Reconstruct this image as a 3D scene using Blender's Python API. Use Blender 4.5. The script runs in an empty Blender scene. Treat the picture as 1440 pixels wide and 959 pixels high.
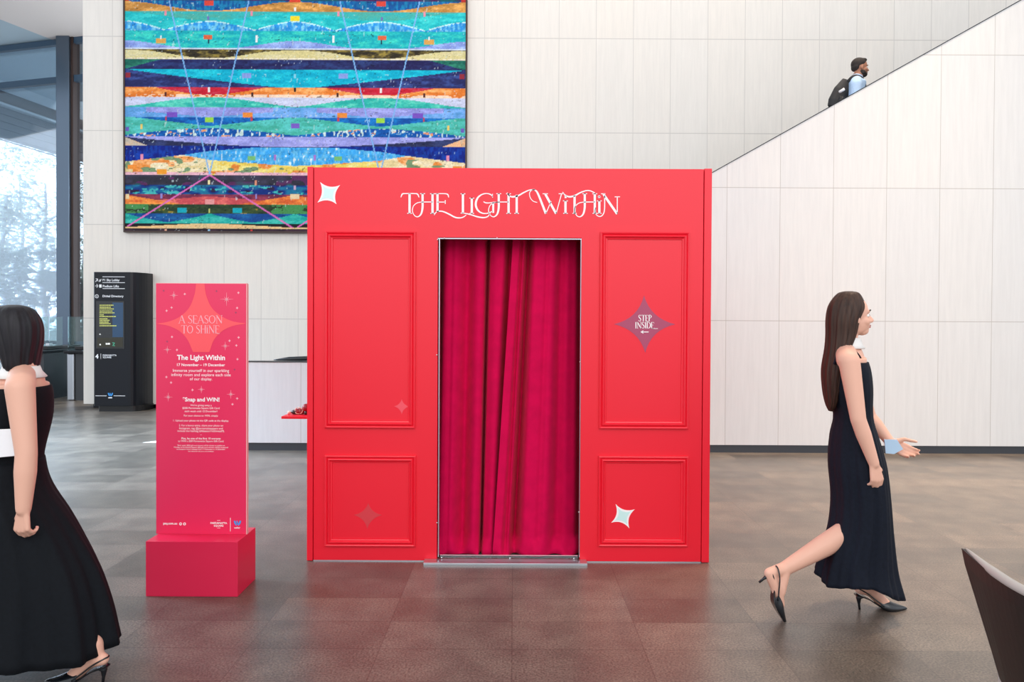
import bpy, bmesh, math, random
import numpy as np
from mathutils import Vector, Matrix, Euler, noise as mnoise

random.seed(7)
RNG = np.random.default_rng(11)
PI = math.pi
scene = bpy.context.scene
COL = scene.collection

# ------------------------------------------------------------------ camera
F = 1026.0                      # focal length in pixels of the 1440 wide frame
TILT, ROLL = 0.0115, 0.0048
CX, CY = 723.0, 459.8           # principal point
CAMZ = 1.5
cam_data = bpy.data.cameras.new('camera')
cam_data.sensor_width = 36.0
cam_data.lens = F * 36.0 / 1440.0
cam_data.shift_x = -(CX - 720.0) / 1440.0
cam_data.shift_y = -(479.5 - CY) / 1440.0
cam_data.clip_end = 300
cam = bpy.data.objects.new('camera', cam_data)
COL.objects.link(cam)
RM = Matrix.Rotation(PI / 2 - TILT, 3, 'X') @ Matrix.Rotation(ROLL, 3, 'Z')
cam.location = (0, 0, CAMZ)
cam.rotation_euler = RM.to_euler()
scene.camera = cam

# ------------------------------------------------------------------ view
vs = scene.view_settings
scene.display_settings.display_device = 'sRGB'
vs.view_transform = 'Standard'
vs.look = 'None'
vs.gamma = 1.0
vs.use_curve_mapping = False
vs.exposure = -0.42

# ------------------------------------------------------------------ world and lights
world = bpy.data.worlds.new('sky')
scene.world = world
world.use_nodes = True
wn, wl = world.node_tree.nodes, world.node_tree.links
wn.clear()
w_out = wn.new('ShaderNodeOutputWorld')
w_bg = wn.new('ShaderNodeBackground')
w_tc = wn.new('ShaderNodeTexCoord')
w_sep = wn.new('ShaderNodeSeparateXYZ')
w_ramp = wn.new('ShaderNodeValToRGB')
w_ramp.color_ramp.elements[0].position = 0.0
w_ramp.color_ramp.elements[0].color = (0.86, 0.92, 1.0, 1)
w_ramp.color_ramp.elements[1].position = 0.45
w_ramp.color_ramp.elements[1].color = (0.90, 0.95, 1.0, 1)
wl.new(w_tc.outputs['Generated'], w_sep.inputs[0])
wl.new(w_sep.outputs['Z'], w_ramp.inputs[0])
# hazy glow low in the sky, behind the trees on the left
w_dot = wn.new('ShaderNodeVectorMath')
w_dot.operation = 'DOT_PRODUCT'
w_dot.inputs[1].default_value = Vector((-0.56, 0.80, 0.16)).normalized()
wl.new(w_tc.outputs['Generated'], w_dot.inputs[0])
w_mr = wn.new('ShaderNodeMapRange')
w_mr.interpolation_type = 'SMOOTHSTEP'
w_mr.inputs['From Min'].default_value = 0.80
w_mr.inputs['From Max'].default_value = 1.0
w_mr.inputs['To Min'].default_value = 1.0
w_mr.inputs['To Max'].default_value = 3.6
wl.new(w_dot.outputs['Value'], w_mr.inputs['Value'])
w_sc = wn.new('ShaderNodeVectorMath')
w_sc.operation = 'SCALE'
wl.new(w_ramp.outputs[0], w_sc.inputs[0])
wl.new(w_mr.outputs[0], w_sc.inputs['Scale'])
wl.new(w_sc.outputs[0], w_bg.inputs['Color'])
wl.new(w_bg.outputs[0], w_out.inputs[0])
w_bg.inputs['Strength'].default_value = 2.0


def area_light(name, loc, target, sx, sy, power, color, spread=PI):
    d = bpy.data.lights.new(name, 'AREA')
    d.shape = 'RECTANGLE'
    d.size, d.size_y = sx, sy
    d.energy = power
    d.color = color
    d.spread = spread
    o = bpy.data.objects.new(name, d)
    COL.objects.link(o)
    o.location = loc
    o.rotation_euler = (Vector(target) - Vector(loc)).to_track_quat('-Z', 'Y').to_euler()
    return o


# tall glazing behind the camera, an added lamp for the left floor, warm downlighting over the stair side
area_light('glazing_light_front', (2.0, -7.0, 6.4), (0.3, 7.0, 1.8), 14, 6.4, 760, (1.0, 0.97, 0.94))
area_light('floor_fill_left', (-10.2, 7.4, 4.4), (-5.6, 7.3, 0.0), 5, 3, 820, (0.52, 0.75, 1.0), math.radians(56))  # added blue lamp aimed at the floor, stands in for window daylight
area_light('downlight_hall', (5.0, 6.2, 11.5), (4.2, 6.2, 0.0), 2.4, 1.6, 270, (1.0, 0.80, 0.60), math.radians(50))
area_light('wall_fill', (2.0, 8.6, 11.9), (1.0, 12.0, 5.0), 11, 0.8, 250, (1.0, 0.95, 0.89), math.radians(110))  # added to lift the back wall, no known fixture there
area_light('ceiling_fill', (-6.2, 13.6, 4.6), (-10.5, 14.6, 7.4), 1.2, 0.6, 60, (1.0, 0.97, 0.95))  # unseen helper behind the wall end, added to brighten the soffit
sun = bpy.data.lights.new('sun', 'SUN')
sun.energy = 5.0
sun.angle = 0.03
sun.color = (1.0, 0.97, 0.92)
sun_o = bpy.data.objects.new('sun', sun)
COL.objects.link(sun_o)
sun_o.location = (20, 40, 30)
sun_o.rotation_euler = Vector((-0.6, -0.5, -0.62)).to_track_quat('-Z', 'Y').to_euler()


# ------------------------------------------------------------------ pixel -> world
def ray(px, py):
    return RM @ Vector(((px - CX) / F, -(py - CY) / F, -1.0))


def P(px, py, Y):
    d = ray(px, py)
    k = Y / d.y
    return Vector((d.x * k, Y, CAMZ + d.z * k))


def PF(px, py, z=0.0):
    d = ray(px, py)
    k = (z - CAMZ) / d.z
    return Vector((d.x * k, d.y * k, z))


def lin(c):
    out = []
    for v in c[:3]:
        v = v / 255.0
        out.append(v / 12.92 if v <= 0.04045 else ((v + 0.055) / 1.055) ** 2.4)
    return (*out, 1.0)


# ------------------------------------------------------------------ materials
def mat(name, rgb, rough=0.5, metal=0.0, spec=0.5, coat=0.0, sheen=0.0, noise_amt=0.0, noise_scale=20.0, bump=0.0,
        emission=None, em_strength=0.0, noise_stretch=(1, 1, 1), coat_rough=0.3):
    m = bpy.data.materials.new(name)
    m.use_nodes = True
    nt = m.node_tree
    b = nt.nodes['Principled BSDF']
    c = lin(rgb)
    b.inputs['Base Color'].default_value = c
    b.inputs['Roughness'].default_value = rough
    b.inputs['Metallic'].default_value = metal
    b.inputs['Specular IOR Level'].default_value = spec
    b.inputs['Coat Weight'].default_value = coat
    b.inputs['Coat Roughness'].default_value = coat_rough
    b.inputs['Sheen Weight'].default_value = sheen
    if emission:
        b.inputs['Emission Color'].default_value = lin(emission)
        b.inputs['Emission Strength'].default_value = em_strength
    if noise_amt > 0 or bump > 0:
        tc = nt.nodes.new('ShaderNodeTexCoord')
        mp = nt.nodes.new('ShaderNodeMapping')
        mp.inputs['Scale'].default_value = noise_stretch
        nz = nt.nodes.new('ShaderNodeTexNoise')
        nz.inputs['Scale'].default_value = noise_scale
        nz.inputs['Detail'].default_value = 5
        nt.links.new(tc.outputs['Object'], mp.inputs[0])
        nt.links.new(mp.outputs[0], nz.inputs['Vector'])
        if noise_amt > 0:
            rp = nt.nodes.new('ShaderNodeValToRGB')
            rp.color_ramp.elements[0].position = 0.3
            rp.color_ramp.elements[1].position = 0.7
            rp.color_ramp.elements[0].color = tuple(max(0, v * (1 - noise_amt)) for v in c[:3]) + (1,)
            rp.color_ramp.elements[1].color = tuple(min(1, v * (1 + noise_amt)) for v in c[:3]) + (1,)
            nt.links.new(nz.outputs['Fac'], rp.inputs[0])
            nt.links.new(rp.outputs[0], b.inputs['Base Color'])
        if bump > 0:
            bp = nt.nodes.new('ShaderNodeBump')
            bp.inputs['Strength'].default_value = bump
            bp.inputs['Distance'].default_value = 0.01
            nt.links.new(nz.outputs['Fac'], bp.inputs['Height'])
            nt.links.new(bp.outputs[0], b.inputs['Normal'])
    return m


def math_node(nt, op, a, b=None):
    n = nt.nodes.new('ShaderNodeMath')
    n.operation = op
    for i, v in enumerate((a, b)):
        if v is None:
            continue
        if isinstance(v, (int, float)):
            n.inputs[i].default_value = v
        else:
            nt.links.new(v, n.inputs[i])
    return n.outputs[0]


def mix_rgb(nt, fac, a, b, mode='MIX'):
    n = nt.nodes.new('ShaderNodeMix')
    n.data_type = 'RGBA'
    n.blend_type = mode
    for sock, v in ((n.inputs['Factor'], fac), (n.inputs['A'], a), (n.inputs['B'], b)):
        if isinstance(v, (int, float, tuple)):
            sock.default_value = v
        else:
            nt.links.new(v, sock)
    return n.outputs['Result']


def seam_mask(nt, coord, x0, step, half):
    """1 on a joint line of half-width `half` repeating every `step` from x0, else 0"""
    v = math_node(nt, 'SUBTRACT', coord, x0)
    v = math_node(nt, 'DIVIDE', v, step)
    r = math_node(nt, 'ROUND', v)
    v = math_node(nt, 'SUBTRACT', v, r)
    v = math_node(nt, 'ABSOLUTE', v)
    return math_node(nt, 'LESS_THAN', v, half / step)


def stone_wall_mat(name, base, x0, w, z0, h, vhalf=0.004, hhalf=0.005, line=(175, 170, 164), warm=(238, 226, 210)):
    m = bpy.data.materials.new(name)
    m.use_nodes = True
    nt = m.node_tree
    b = nt.nodes['Principled BSDF']
    b.inputs['Roughness'].default_value = 0.45
    b.inputs['Specular IOR Level'].default_value = 0.35
    tc = nt.nodes.new('ShaderNodeTexCoord')
    sp = nt.nodes.new('ShaderNodeSeparateXYZ')
    nt.links.new(tc.outputs['Object'], sp.inputs[0])
    X, Z = sp.outputs['X'], sp.outputs['Z']
    # per-slab tone
    cx = math_node(nt, 'FLOOR', math_node(nt, 'DIVIDE', math_node(nt, 'SUBTRACT', X, x0), w))
    cz = math_node(nt, 'FLOOR', math_node(nt, 'DIVIDE', math_node(nt, 'SUBTRACT', Z, z0), h))
    cmb = nt.nodes.new('ShaderNodeCombineXYZ')
    nt.links.new(cx, cmb.inputs[0])
    nt.links.new(cz, cmb.inputs[1])
    wnz = nt.nodes.new('ShaderNodeTexWhiteNoise')
    nt.links.new(cmb.outputs[0], wnz.inputs['Vector'])
    # fine vertical veining
    mp = nt.nodes.new('ShaderNodeMapping')
    mp.inputs['Scale'].default_value = (16, 16, 1.1)
    nz = nt.nodes.new('ShaderNodeTexNoise')
    nz.inputs['Scale'].default_value = 1.6
    nz.inputs['Detail'].default_value = 7
    nz.inputs['Roughness'].default_value = 0.65
    nt.links.new(tc.outputs['Object'], mp.inputs[0])
    nt.links.new(mp.outputs[0], nz.inputs['Vector'])
    rp = nt.nodes.new('ShaderNodeValToRGB')
    rp.color_ramp.elements[0].position = 0.34
    rp.color_ramp.elements[0].color = (0, 0, 0, 1)
    rp.color_ramp.elements[1].position = 0.66
    nt.links.new(nz.outputs['Fac'], rp.inputs[0])
    c0 = mix_rgb(nt, math_node(nt, 'MULTIPLY', wnz.outputs['Value'], 0.22), lin(base), lin(warm))
    dk = tuple(v * 0.86 for v in lin(base)[:3]) + (1,)
    c1 = mix_rgb(nt, math_node(nt, 'MULTIPLY', math_node(nt, 'SUBTRACT', 1.0, rp.outputs[0]), 0.42), c0, dk)
    sm = math_node(nt, 'MAXIMUM', seam_mask(nt, X, x0, w, vhalf), seam_mask(nt, Z, z0, h, hhalf))
    c2 = mix_rgb(nt, math_node(nt, 'MULTIPLY', sm, 0.85), c1, lin(line))
    nt.links.new(c2, b.inputs['Base Color'])
    return m


def floor_mat(x0, y0):
    m = bpy.data.materials.new('basalt_tiles')
    m.use_nodes = True
    nt = m.node_tree
    b = nt.nodes['Principled BSDF']
    tc = nt.nodes.new('ShaderNodeTexCoord')
    sp = nt.nodes.new('ShaderNodeSeparateXYZ')
    nt.links.new(tc.outputs['Object'], sp.inputs[0])
    X, Y = sp.outputs['X'], sp.outputs['Y']
    cx = math_node(nt, 'FLOOR', math_node(nt, 'DIVIDE', math_node(nt, 'SUBTRACT', X, x0), 0.6))
    cy = math_node(nt, 'FLOOR', math_node(nt, 'DIVIDE', math_node(nt, 'SUBTRACT', Y, y0), 0.3))
    cmb = nt.nodes.new('ShaderNodeCombineXYZ')
    nt.links.new(cx, cmb.inputs[0])
    nt.links.new(cy, cmb.inputs[1])
    wnz = nt.nodes.new('ShaderNodeTexWhiteNoise')
    nt.links.new(cmb.outputs[0], wnz.inputs['Vector'])
    nz = nt.nodes.new('ShaderNodeTexNoise')      # cloudy patches
    nz.inputs['Scale'].default_value = 5.0
    nz.inputs['Detail'].default_value = 6
    nt.links.new(tc.outputs['Object'], nz.inputs['Vector'])
    gr = nt.nodes.new('ShaderNodeTexNoise')      # grain
    gr.inputs['Scale'].default_value = 110.0
    gr.inputs['Detail'].default_value = 3
    nt.links.new(tc.outputs['Object'], gr.inputs['Vector'])
    a = mix_rgb(nt, wnz.outputs['Value'], lin((86, 80, 73)), lin((110, 101, 92)))
    cl = nt.nodes.new('ShaderNodeValToRGB')
    cl.color_ramp.elements[0].position = 0.35
    cl.color_ramp.elements[0].color = (0.80, 0.78, 0.78, 1)
    cl.color_ramp.elements[1].position = 0.70
    cl.color_ramp.elements[1].color = (1.18, 1.16, 1.13, 1)
    nt.links.new(nz.outputs['Fac'], cl.inputs[0])
    a = mix_rgb(nt, 1.0, a, cl.outputs[0], 'MULTIPLY')
    g2 = nt.nodes.new('ShaderNodeValToRGB')
    g2.color_ramp.elements[0].position = 0.30
    g2.color_ramp.elements[0].color = (0.42, 0.42, 0.42, 1)
    g2.color_ramp.elements[1].position = 0.72
    g2.color_ramp.elements[1].color = (1.75, 1.68, 1.62, 1)
    nt.links.new(gr.outputs['Fac'], g2.inputs[0])
    a = mix_rgb(nt, 1.0, a, g2.outputs[0], 'MULTIPLY')
    sm = math_node(nt, 'MAXIMUM', seam_mask(nt, X, x0, 0.6, 0.0022), seam_mask(nt, Y, y0, 0.3, 0.0025))
    a = mix_rgb(nt, math_node(nt, 'MULTIPLY', sm, 0.5), a, lin((52, 44, 42)))
    nt.links.new(a, b.inputs['Base Color'])
    rr = math_node(nt, 'ADD', math_node(nt, 'MULTIPLY', gr.outputs['Fac'], 0.18), math_node(nt, 'MULTIPLY', wnz.outputs['Value'], 0.06))
    rr = math_node(nt, 'ADD', rr, 0.22)
    nt.links.new(rr, b.inputs['Roughness'])
    b.inputs['Specular IOR Level'].default_value = 0.5
    b.inputs['Coat Weight'].default_value = 0.22
    b.inputs['Coat Roughness'].default_value = 0.34
    bp = nt.nodes.new('ShaderNodeBump')
    bp.inputs['Strength'].default_value = 0.03
    bp.inputs['Distance'].default_value = 0.002
    nt.links.new(gr.outputs['Fac'], bp.inputs['Height'])
    nt.links.new(bp.outputs[0], b.inputs['Normal'])
    return m


def glass_mat(name, tint=(200, 225, 240), mix=0.12, rough=0.02):
    m = bpy.data.materials.new(name)
    m.use_nodes = True
    nt = m.node_tree
    nt.nodes.clear()
    o = nt.nodes.new('ShaderNodeOutputMaterial')
    tr = nt.nodes.new('ShaderNodeBsdfTransparent')
    tr.inputs['Color'].default_value = lin(tint)
    gl = nt.nodes.new('ShaderNodeBsdfGlossy')
    gl.inputs['Roughness'].default_value = rough
    gl.inputs['Color'].default_value = (0.9, 0.95, 1, 1)
    fr = nt.nodes.new('ShaderNodeFresnel')
    fr.inputs['IOR'].default_value = 1.45
    ad = math_node(nt, 'ADD', math_node(nt, 'MULTIPLY', fr.outputs[0], 0.7), mix * 0.3)
    mx = nt.nodes.new('ShaderNodeMixShader')
    nt.links.new(ad, mx.inputs[0])
    nt.links.new(tr.outputs[0], mx.inputs[1])
    nt.links.new(gl.outputs[0], mx.inputs[2])
    nt.links.new(mx.outputs[0], o.inputs[0])
    return m


M = {}
M['red'] = mat('booth_red_paint', (236, 22, 46), rough=0.38, spec=0.45)
M['red_trim'] = mat('booth_red_moulding', (236, 22, 46), rough=0.32, spec=0.5)
M['totem'] = mat('totem_crimson_print', (230, 44, 90), rough=0.34, spec=0.5)
M['totem_base'] = mat('totem_base_red', (218, 34, 74), rough=0.32, spec=0.5)
M['coral'] = mat('coral_print', (250, 84, 92), rough=0.4)
M['edge'] = mat('pale_pink_edge', (236, 170, 170), rough=0.5)
M['white_print'] = mat('white_vinyl', (250, 240, 240), rough=0.5)
M['pink_print'] = mat('pale_pink_print', (246, 178, 190), rough=0.5)
M['mint'] = mat('mint_vinyl', (205, 236, 232), rough=0.3)
M['mauve'] = mat('mauve_vinyl', (168, 62, 96), rough=0.35)
M['faint'] = mat('faint_pink_vinyl', (240, 78, 92), rough=0.4)
M['rose'] = mat('dull_rose_vinyl', (214, 56, 66), rough=0.4)
M['curtain'] = mat('magenta_velvet', (204, 2, 70), rough=0.8, spec=0.1, sheen=0.04, noise_amt=0.08, noise_scale=14)
M['alu'] = mat('brushed_aluminium', (200, 205, 212), rough=0.3, metal=0.9)
M['steel'] = mat('stainless_steel', (178, 184, 192), rough=0.28, metal=0.95)
M['screw'] = mat('screw_steel', (235, 235, 235), rough=0.25, metal=0.8)
M['black'] = mat('black_powdercoat', (16, 19, 26), rough=0.3, spec=0.3)
M['black_rubber'] = mat('black_rubber', (18, 18, 20), rough=0.4)
M['skirting'] = mat('dark_plinth', (52, 56, 62), rough=0.4)
M['mullion'] = mat('blue_lit_mullion', (92, 106, 122), rough=0.22, metal=0.75)  # blue daylight on the column's lit face is put into the colour
M['beam'] = mat('steel_blue_beam', (52, 78, 102), rough=0.5)
M['soffit'] = mat('grey_plaster', (226, 222, 222), rough=0.9)
M['soffit_blue'] = mat('pale_blue_panel', (176, 200, 216), rough=0.8)
M['fascia'] = mat('pale_fascia', (186, 204, 216), rough=0.7)
M['fascia_shadow'] = mat('fascia_shadow_brown', (108, 98, 92), rough=0.6)
M['planks'] = mat('weathered_planks', (96, 98, 102), rough=0.7, noise_amt=0.25, noise_scale=4, noise_stretch=(1, 0.3, 6))
M['pave'] = mat('outdoor_paving', (196, 194, 190), rough=0.8, noise_amt=0.1)
M['bark'] = mat('pale_bark', (110, 104, 98), rough=0.8, noise_amt=0.3, noise_scale=8)
M['leaf'] = mat('eucalypt_leaf', (178, 196, 186), rough=0.5, noise_amt=0.35, noise_scale=1.5)
M['leaf_dark'] = mat('dark_shrub_leaf', (70, 104, 92), rough=0.45, noise_amt=0.35, noise_scale=2)
for _k in ('leaf', 'leaf_dark'):
    _nt = M[_k].node_tree
    _b = _nt.nodes['Principled BSDF']
    _t = _nt.nodes.new('ShaderNodeBsdfTranslucent')
    _m = _nt.nodes.new('ShaderNodeMixShader')
    _m.inputs[0].default_value = 0.45
    _src = _b.inputs['Base Color'].links[0].from_socket
    _nt.links.new(_src, _t.inputs['Color'])
    _nt.links.new(_b.outputs[0], _m.inputs[1])
    _nt.links.new(_t.outputs[0], _m.inputs[2])
    _nt.links.new(_m.outputs[0], _nt.nodes['Material Output'].inputs[0])
M['glass'] = glass_mat('facade_glass', (244, 250, 255), 0.1)
M['clear'] = glass_mat('clear_glass', (232, 244, 242), 0.05)
M['skin'] = mat('skin', (224, 172, 150), rough=0.5, spec=0.35)
M['skin_man'] = mat('skin_tan', (176, 124, 98), rough=0.5, spec=0.35)
M['nail'] = mat('nail', (226, 160, 150), rough=0.3)
M['lip'] = mat('lip', (176, 84, 84), rough=0.4)
M['eye'] = mat('eye_white', (238, 236, 232), rough=0.2)
M['iris'] = mat('iris', (48, 30, 22), rough=0.2)
M['dress'] = mat('navy_black_cloth', (17, 22, 34), rough=0.8, spec=0.2, noise_amt=0.2, noise_scale=70)
M['dress_black'] = mat('black_cloth', (10, 14, 20), rough=0.8, spec=0.2, noise_amt=0.2, noise_scale=70)
M['hair_brown'] = mat('long_brown_hair', (58, 38, 29), rough=0.55, spec=0.3, noise_amt=0.45, noise_scale=30, noise_stretch=(3, 3, 0.12))
M['hair_dark'] = mat('dark_hair', (28, 26, 31), rough=0.55, spec=0.3, noise_amt=0.45, noise_scale=30, noise_stretch=(3, 3, 0.12))
M['hair_man'] = mat('short_dark_hair', (40, 32, 28), rough=0.7, noise_amt=0.4, noise_scale=120)
M['shoe'] = mat('black_leather', (16, 20, 26), rough=0.22, spec=0.6)
M['insole'] = mat('insole', (150, 120, 104), rough=0.6)
M['collar'] = mat('white_band', (228, 224, 220), rough=0.7)
M['paper'] = mat('pale_blue_paper', (176, 202, 226), rough=0.6)
M['white_paper'] = mat('white_paper', (236, 234, 236), rough=0.7)
M['shirt'] = mat('pale_blue_shirt', (176, 204, 236), rough=0.8, noise_amt=0.06, noise_scale=40)
M['trousers'] = mat('dark_trousers', (36, 38, 48), rough=0.8)
M['bag'] = mat('black_nylon', (26, 28, 32), rough=0.6, noise_amt=0.2, noise_scale=30)
M['chair_shell'] = mat('dark_brown_leather', (26, 22, 20), rough=0.45, noise_amt=0.15, noise_scale=60, bump=0.05)
M['chair_inner'] = mat('pale_grey_leather', (176, 170, 164), rough=0.4)
M['step'] = mat('escalator_step_metal', (90, 92, 96), rough=0.4, metal=0.8)
M['tactile'] = mat('pale_stone_studs', (226, 222, 214), rough=0.5)
M['screen'] = mat('dark_screen', (10, 14, 18), rough=0.12, spec=0.6)
M['scr_text'] = mat('screen_text_yellow', (178, 182, 96), rough=0.5, emission=(178, 182, 96), em_strength=0.5)
M['scr_blue'] = mat('screen_picture_blue', (26, 56, 84), rough=0.2, emission=(26, 56, 84), em_strength=0.6)
M['scr_green'] = mat('screen_icon_green', (60, 150, 120), rough=0.4, emission=(60, 150, 120), em_strength=0.7)
M['scr_white'] = mat('screen_icon_white', (230, 230, 226), rough=0.4, emission=(230, 230, 226), em_strength=0.6)
M['scr_olive'] = mat('screen_picture_olive', (34, 32, 18), rough=0.2, emission=(34, 32, 18), em_strength=0.6)
M['logo_blue'] = mat('sky_blue_print', (62, 156, 230), rough=0.4)
M['sign_white'] = mat('sign_white', (232, 234, 238), rough=0.5)
M['frame_dark'] = mat('dark_bronze_frame', (64, 48, 44), rough=0.4, metal=0.3)
M['deco_red'] = mat('deep_red_foil', (150, 12, 30), rough=0.3, spec=0.6)
M['deco_cream'] = mat('cream_ribbon', (244, 196, 170), rough=0.5)
M['deco_dark'] = mat('dark_chocolate_foil', (50, 34, 30), rough=0.3)


# ------------------------------------------------------------------ mesh helpers
class MB:
    def __init__(self):
        self.v, self.f = [], []

    def add(self, verts, faces):
        n = len(self.v)
        self.v += [tuple(v) for v in verts]
        self.f += [tuple(i + n for i in f) for f in faces]
        return self

    def box(self, x0, x1, y0, y1, z0, z1):
        vs = [(x0, y0, z0), (x1, y0, z0), (x1, y1, z0), (x0, y1, z0), (x0, y0, z1), (x1, y0, z1), (x1, y1, z1), (x0, y1, z1)]
        return self.add(vs, [(0, 3, 2, 1), (4, 5, 6, 7), (0, 1, 5, 4), (1, 2, 6, 5), (2, 3, 7, 6), (3, 0, 4, 7)])

    def prism(self, poly, y0, y1):
        """poly = list of (x, z), counter-clockwise seen from -Y"""
        a = sum(poly[i][0] * poly[(i + 1) % len(poly)][1] - poly[(i + 1) % len(poly)][0] * poly[i][1] for i in range(len(poly)))
        if a < 0:
            poly = poly[::-1]
        n = len(poly)
        vs = [(x, y0, z) for x, z in poly] + [(x, y1, z) for x, z in poly]
        fs = [tuple(range(n)), tuple(range(2 * n - 1, n - 1, -1))]
        fs += [(i, i + n, (i + 1) % n + n, (i + 1) % n) for i in range(n)]
        return self.add(vs, fs)

    def prism_z(self, poly, z0, z1):
        """poly = list of (x, y) in plan"""
        a = sum(poly[i][0] * poly[(i + 1) % len(poly)][1] - poly[(i + 1) % len(poly)][0] * poly[i][1] for i in range(len(poly)))
        if a < 0:
            poly = poly[::-1]
        n = len(poly)
        vs = [(x, y, z0) for x, y in poly] + [(x, y, z1) for x, y in poly]
        fs = [tuple(range(n - 1, -1, -1)), tuple(range(n, 2 * n))]
        fs += [(i, (i + 1) % n, (i + 1) % n + n, i + n) for i in range(n)]
        return self.add(vs, fs)

    def loft(self, rings, cap0=True, cap1=True, closed=True):
        n = len(rings[0])
        vs = [p for r in rings for p in r]
        fs = []
        for k in range(len(rings) - 1):
            for i in range(n if closed else n - 1):
                j = (i + 1) % n
                fs.append((k * n + i, k * n + j, (k + 1) * n + j, (k + 1) * n + i))
        if cap0:
            fs.append(tuple(range(n - 1, -1, -1)))
        if cap1:
            fs.append(tuple((len(rings) - 1) * n + i for i in range(n)))
        return self.add(vs, fs)

    def tube(self, pts, r, n=12, squash=None):
        pts = [Vector(p) for p in pts]
        rings = []
        prev = None
        for i, p in enumerate(pts):
            t = (pts[min(i + 1, len(pts) - 1)] - pts[max(i - 1, 0)]).normalized()
            if prev is None:
                up = Vector((0, 0, 1)) if abs(t.z) < 0.9 else Vector((0, 1, 0))
                u = t.cross(up).normalized()
            else:
                u = (prev - t * prev.dot(t)).normalized()
            prev = u
            w = t.cross(u)
            rr = r[i] if isinstance(r, (list, tuple)) else r
            ra, rb = rr if isinstance(rr, tuple) else (rr, rr)
            rings.append([p + u * (math.cos(a) * ra) + w * (math.sin(a) * rb) for a in [2 * PI * k / n for k in range(n)]])
        return self.loft(rings)

    def ellipsoid(self, c, rx, ry, rz, n=16, m=10, rot=None):
        c = Vector(c)
        rot = rot or Matrix.Identity(3)
        vs = [c + rot @ Vector((0, 0, -rz))]
        for i in range(1, m):
            a = -PI / 2 + PI * i / m
            for k in range(n):
                b = 2 * PI * k / n
                vs.append(c + rot @ Vector((rx * math.cos(a) * math.cos(b), ry * math.cos(a) * math.sin(b), rz * math.sin(a))))
        vs.append(c + rot @ Vector((0, 0, rz)))
        fs = [(0, 1 + (k + 1) % n, 1 + k) for k in range(n)]
        for i in range(m - 2):
            for k in range(n):
                a, b = 1 + i * n + k, 1 + i * n + (k + 1) % n
                fs.append((a, b, b + n, a + n))
        t = len(vs) - 1
        o = 1 + (m - 2) * n
        fs += [(o + k, o + (k + 1) % n, t) for k in range(n)]
        return self.add(vs, fs)

    def cone(self, p, q, r0, r1, n=12):
        return self.tube([p, q], [r0, r1], n)

    def build(self, name, m, parent=None, smooth=False, bevel=0.0, segs=2):
        org = Vector((0, 0, 0))
        par = parent
        while par is not None:
            org = org + par.location
            par = par.parent
        me = bpy.data.meshes.new(name)
        me.from_pydata([(v[0] - org.x, v[1] - org.y, v[2] - org.z) for v in self.v], [], self.f)
        me.update()
        me.materials.append(m)
        if smooth:
            me.polygons.foreach_set('use_smooth', [True] * len(me.polygons))
        o = bpy.data.objects.new(name, me)
        COL.objects.link(o)
        if parent is not None:
            o.parent = parent
        if bevel > 0:
            b = o.modifiers.new('bevel', 'BEVEL')
            b.width = bevel
            b.segments = segs
            b.limit_method = 'ANGLE'
            b.angle_limit = math.radians(40)
        return o


def tag(o, label, cat, group=None, kind=None):
    if label:
        o['label'] = label
    if cat:
        o['category'] = cat
    if group:
        o['group'] = group
    if kind:
        o['kind'] = kind
    return o


def struct(o):
    o['kind'] = 'structure'
    return o


def thing(name, loc, label, cat, group=None):
    o = bpy.data.objects.new(name, None)
    o.empty_display_size = 0.1
    COL.objects.link(o)
    o.location = loc
    return tag(o, label, cat, group)


def smooth_pts(pts, n=8, closed=False):
    """Catmull-Rom through the points (any dimension)"""
    pts = [np.array(p, float) for p in pts]
    out = []
    N = len(pts)
    for i in range(N if closed else N - 1):
        if closed:
            p0, p1, p2, p3 = pts[(i - 1) % N], pts[i], pts[(i + 1) % N], pts[(i + 2) % N]
        else:
            p0 = pts[i - 1] if i > 0 else 2 * pts[0] - pts[1]
            p1, p2 = pts[i], pts[i + 1]
            p3 = pts[i + 2] if i + 2 < N else 2 * pts[-1] - pts[-2]
        for k in range(n):
            t = k / n
            out.append(0.5 * ((2 * p1) + (-p0 + p2) * t + (2 * p0 - 5 * p1 + 4 * p2 - p3) * t * t + (-p0 + 3 * p1 - 3 * p2 + p3) * t ** 3))
    if not closed:
        out.append(pts[-1])
    return out


def ribbon(mb, pts, widths, y0, y1, mapf):
    """flat stroke: pts in photo pixels, widths in pixels; mapf(px, py) -> (x, z)"""
    pts = [np.array(p, float) for p in pts]
    n = len(pts)
    if not isinstance(widths, (list, tuple, np.ndarray)):
        widths = [widths] * n
    elif len(widths) != n:
        widths = np.interp(np.linspace(0, 1, n), np.linspace(0, 1, len(widths)), widths)
    L, R = [], []
    for i in range(n):
        t = pts[min(i + 1, n - 1)] - pts[max(i - 1, 0)]
        t = t / (np.hypot(*t) + 1e-9)
        nn = np.array([-t[1], t[0]]) * widths[i] / 2
        L.append(mapf(*(pts[i] + nn)))
        R.append(mapf(*(pts[i] - nn)))
    vs = [(x, y0, z) for x, z in L] + [(x, y0, z) for x, z in R] + [(x, y1, z) for x, z in L] + [(x, y1, z) for x, z in R]
    fs = []
    for i in range(n - 1):
        fs.append((i, i + 1, n + i + 1, n + i))
        fs.append((2 * n + i, 3 * n + i, 3 * n + i + 1, 2 * n + i + 1))
        fs.append((i, 2 * n + i, 2 * n + i + 1, i + 1))
        fs.append((n + i, n + i + 1, 3 * n + i + 1, 3 * n + i))
    fs += [(0, n, 3 * n, 2 * n), (n - 1, 3 * n - 1, 4 * n - 1, 2 * n - 1)]
    mb.add(vs, fs)


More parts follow.
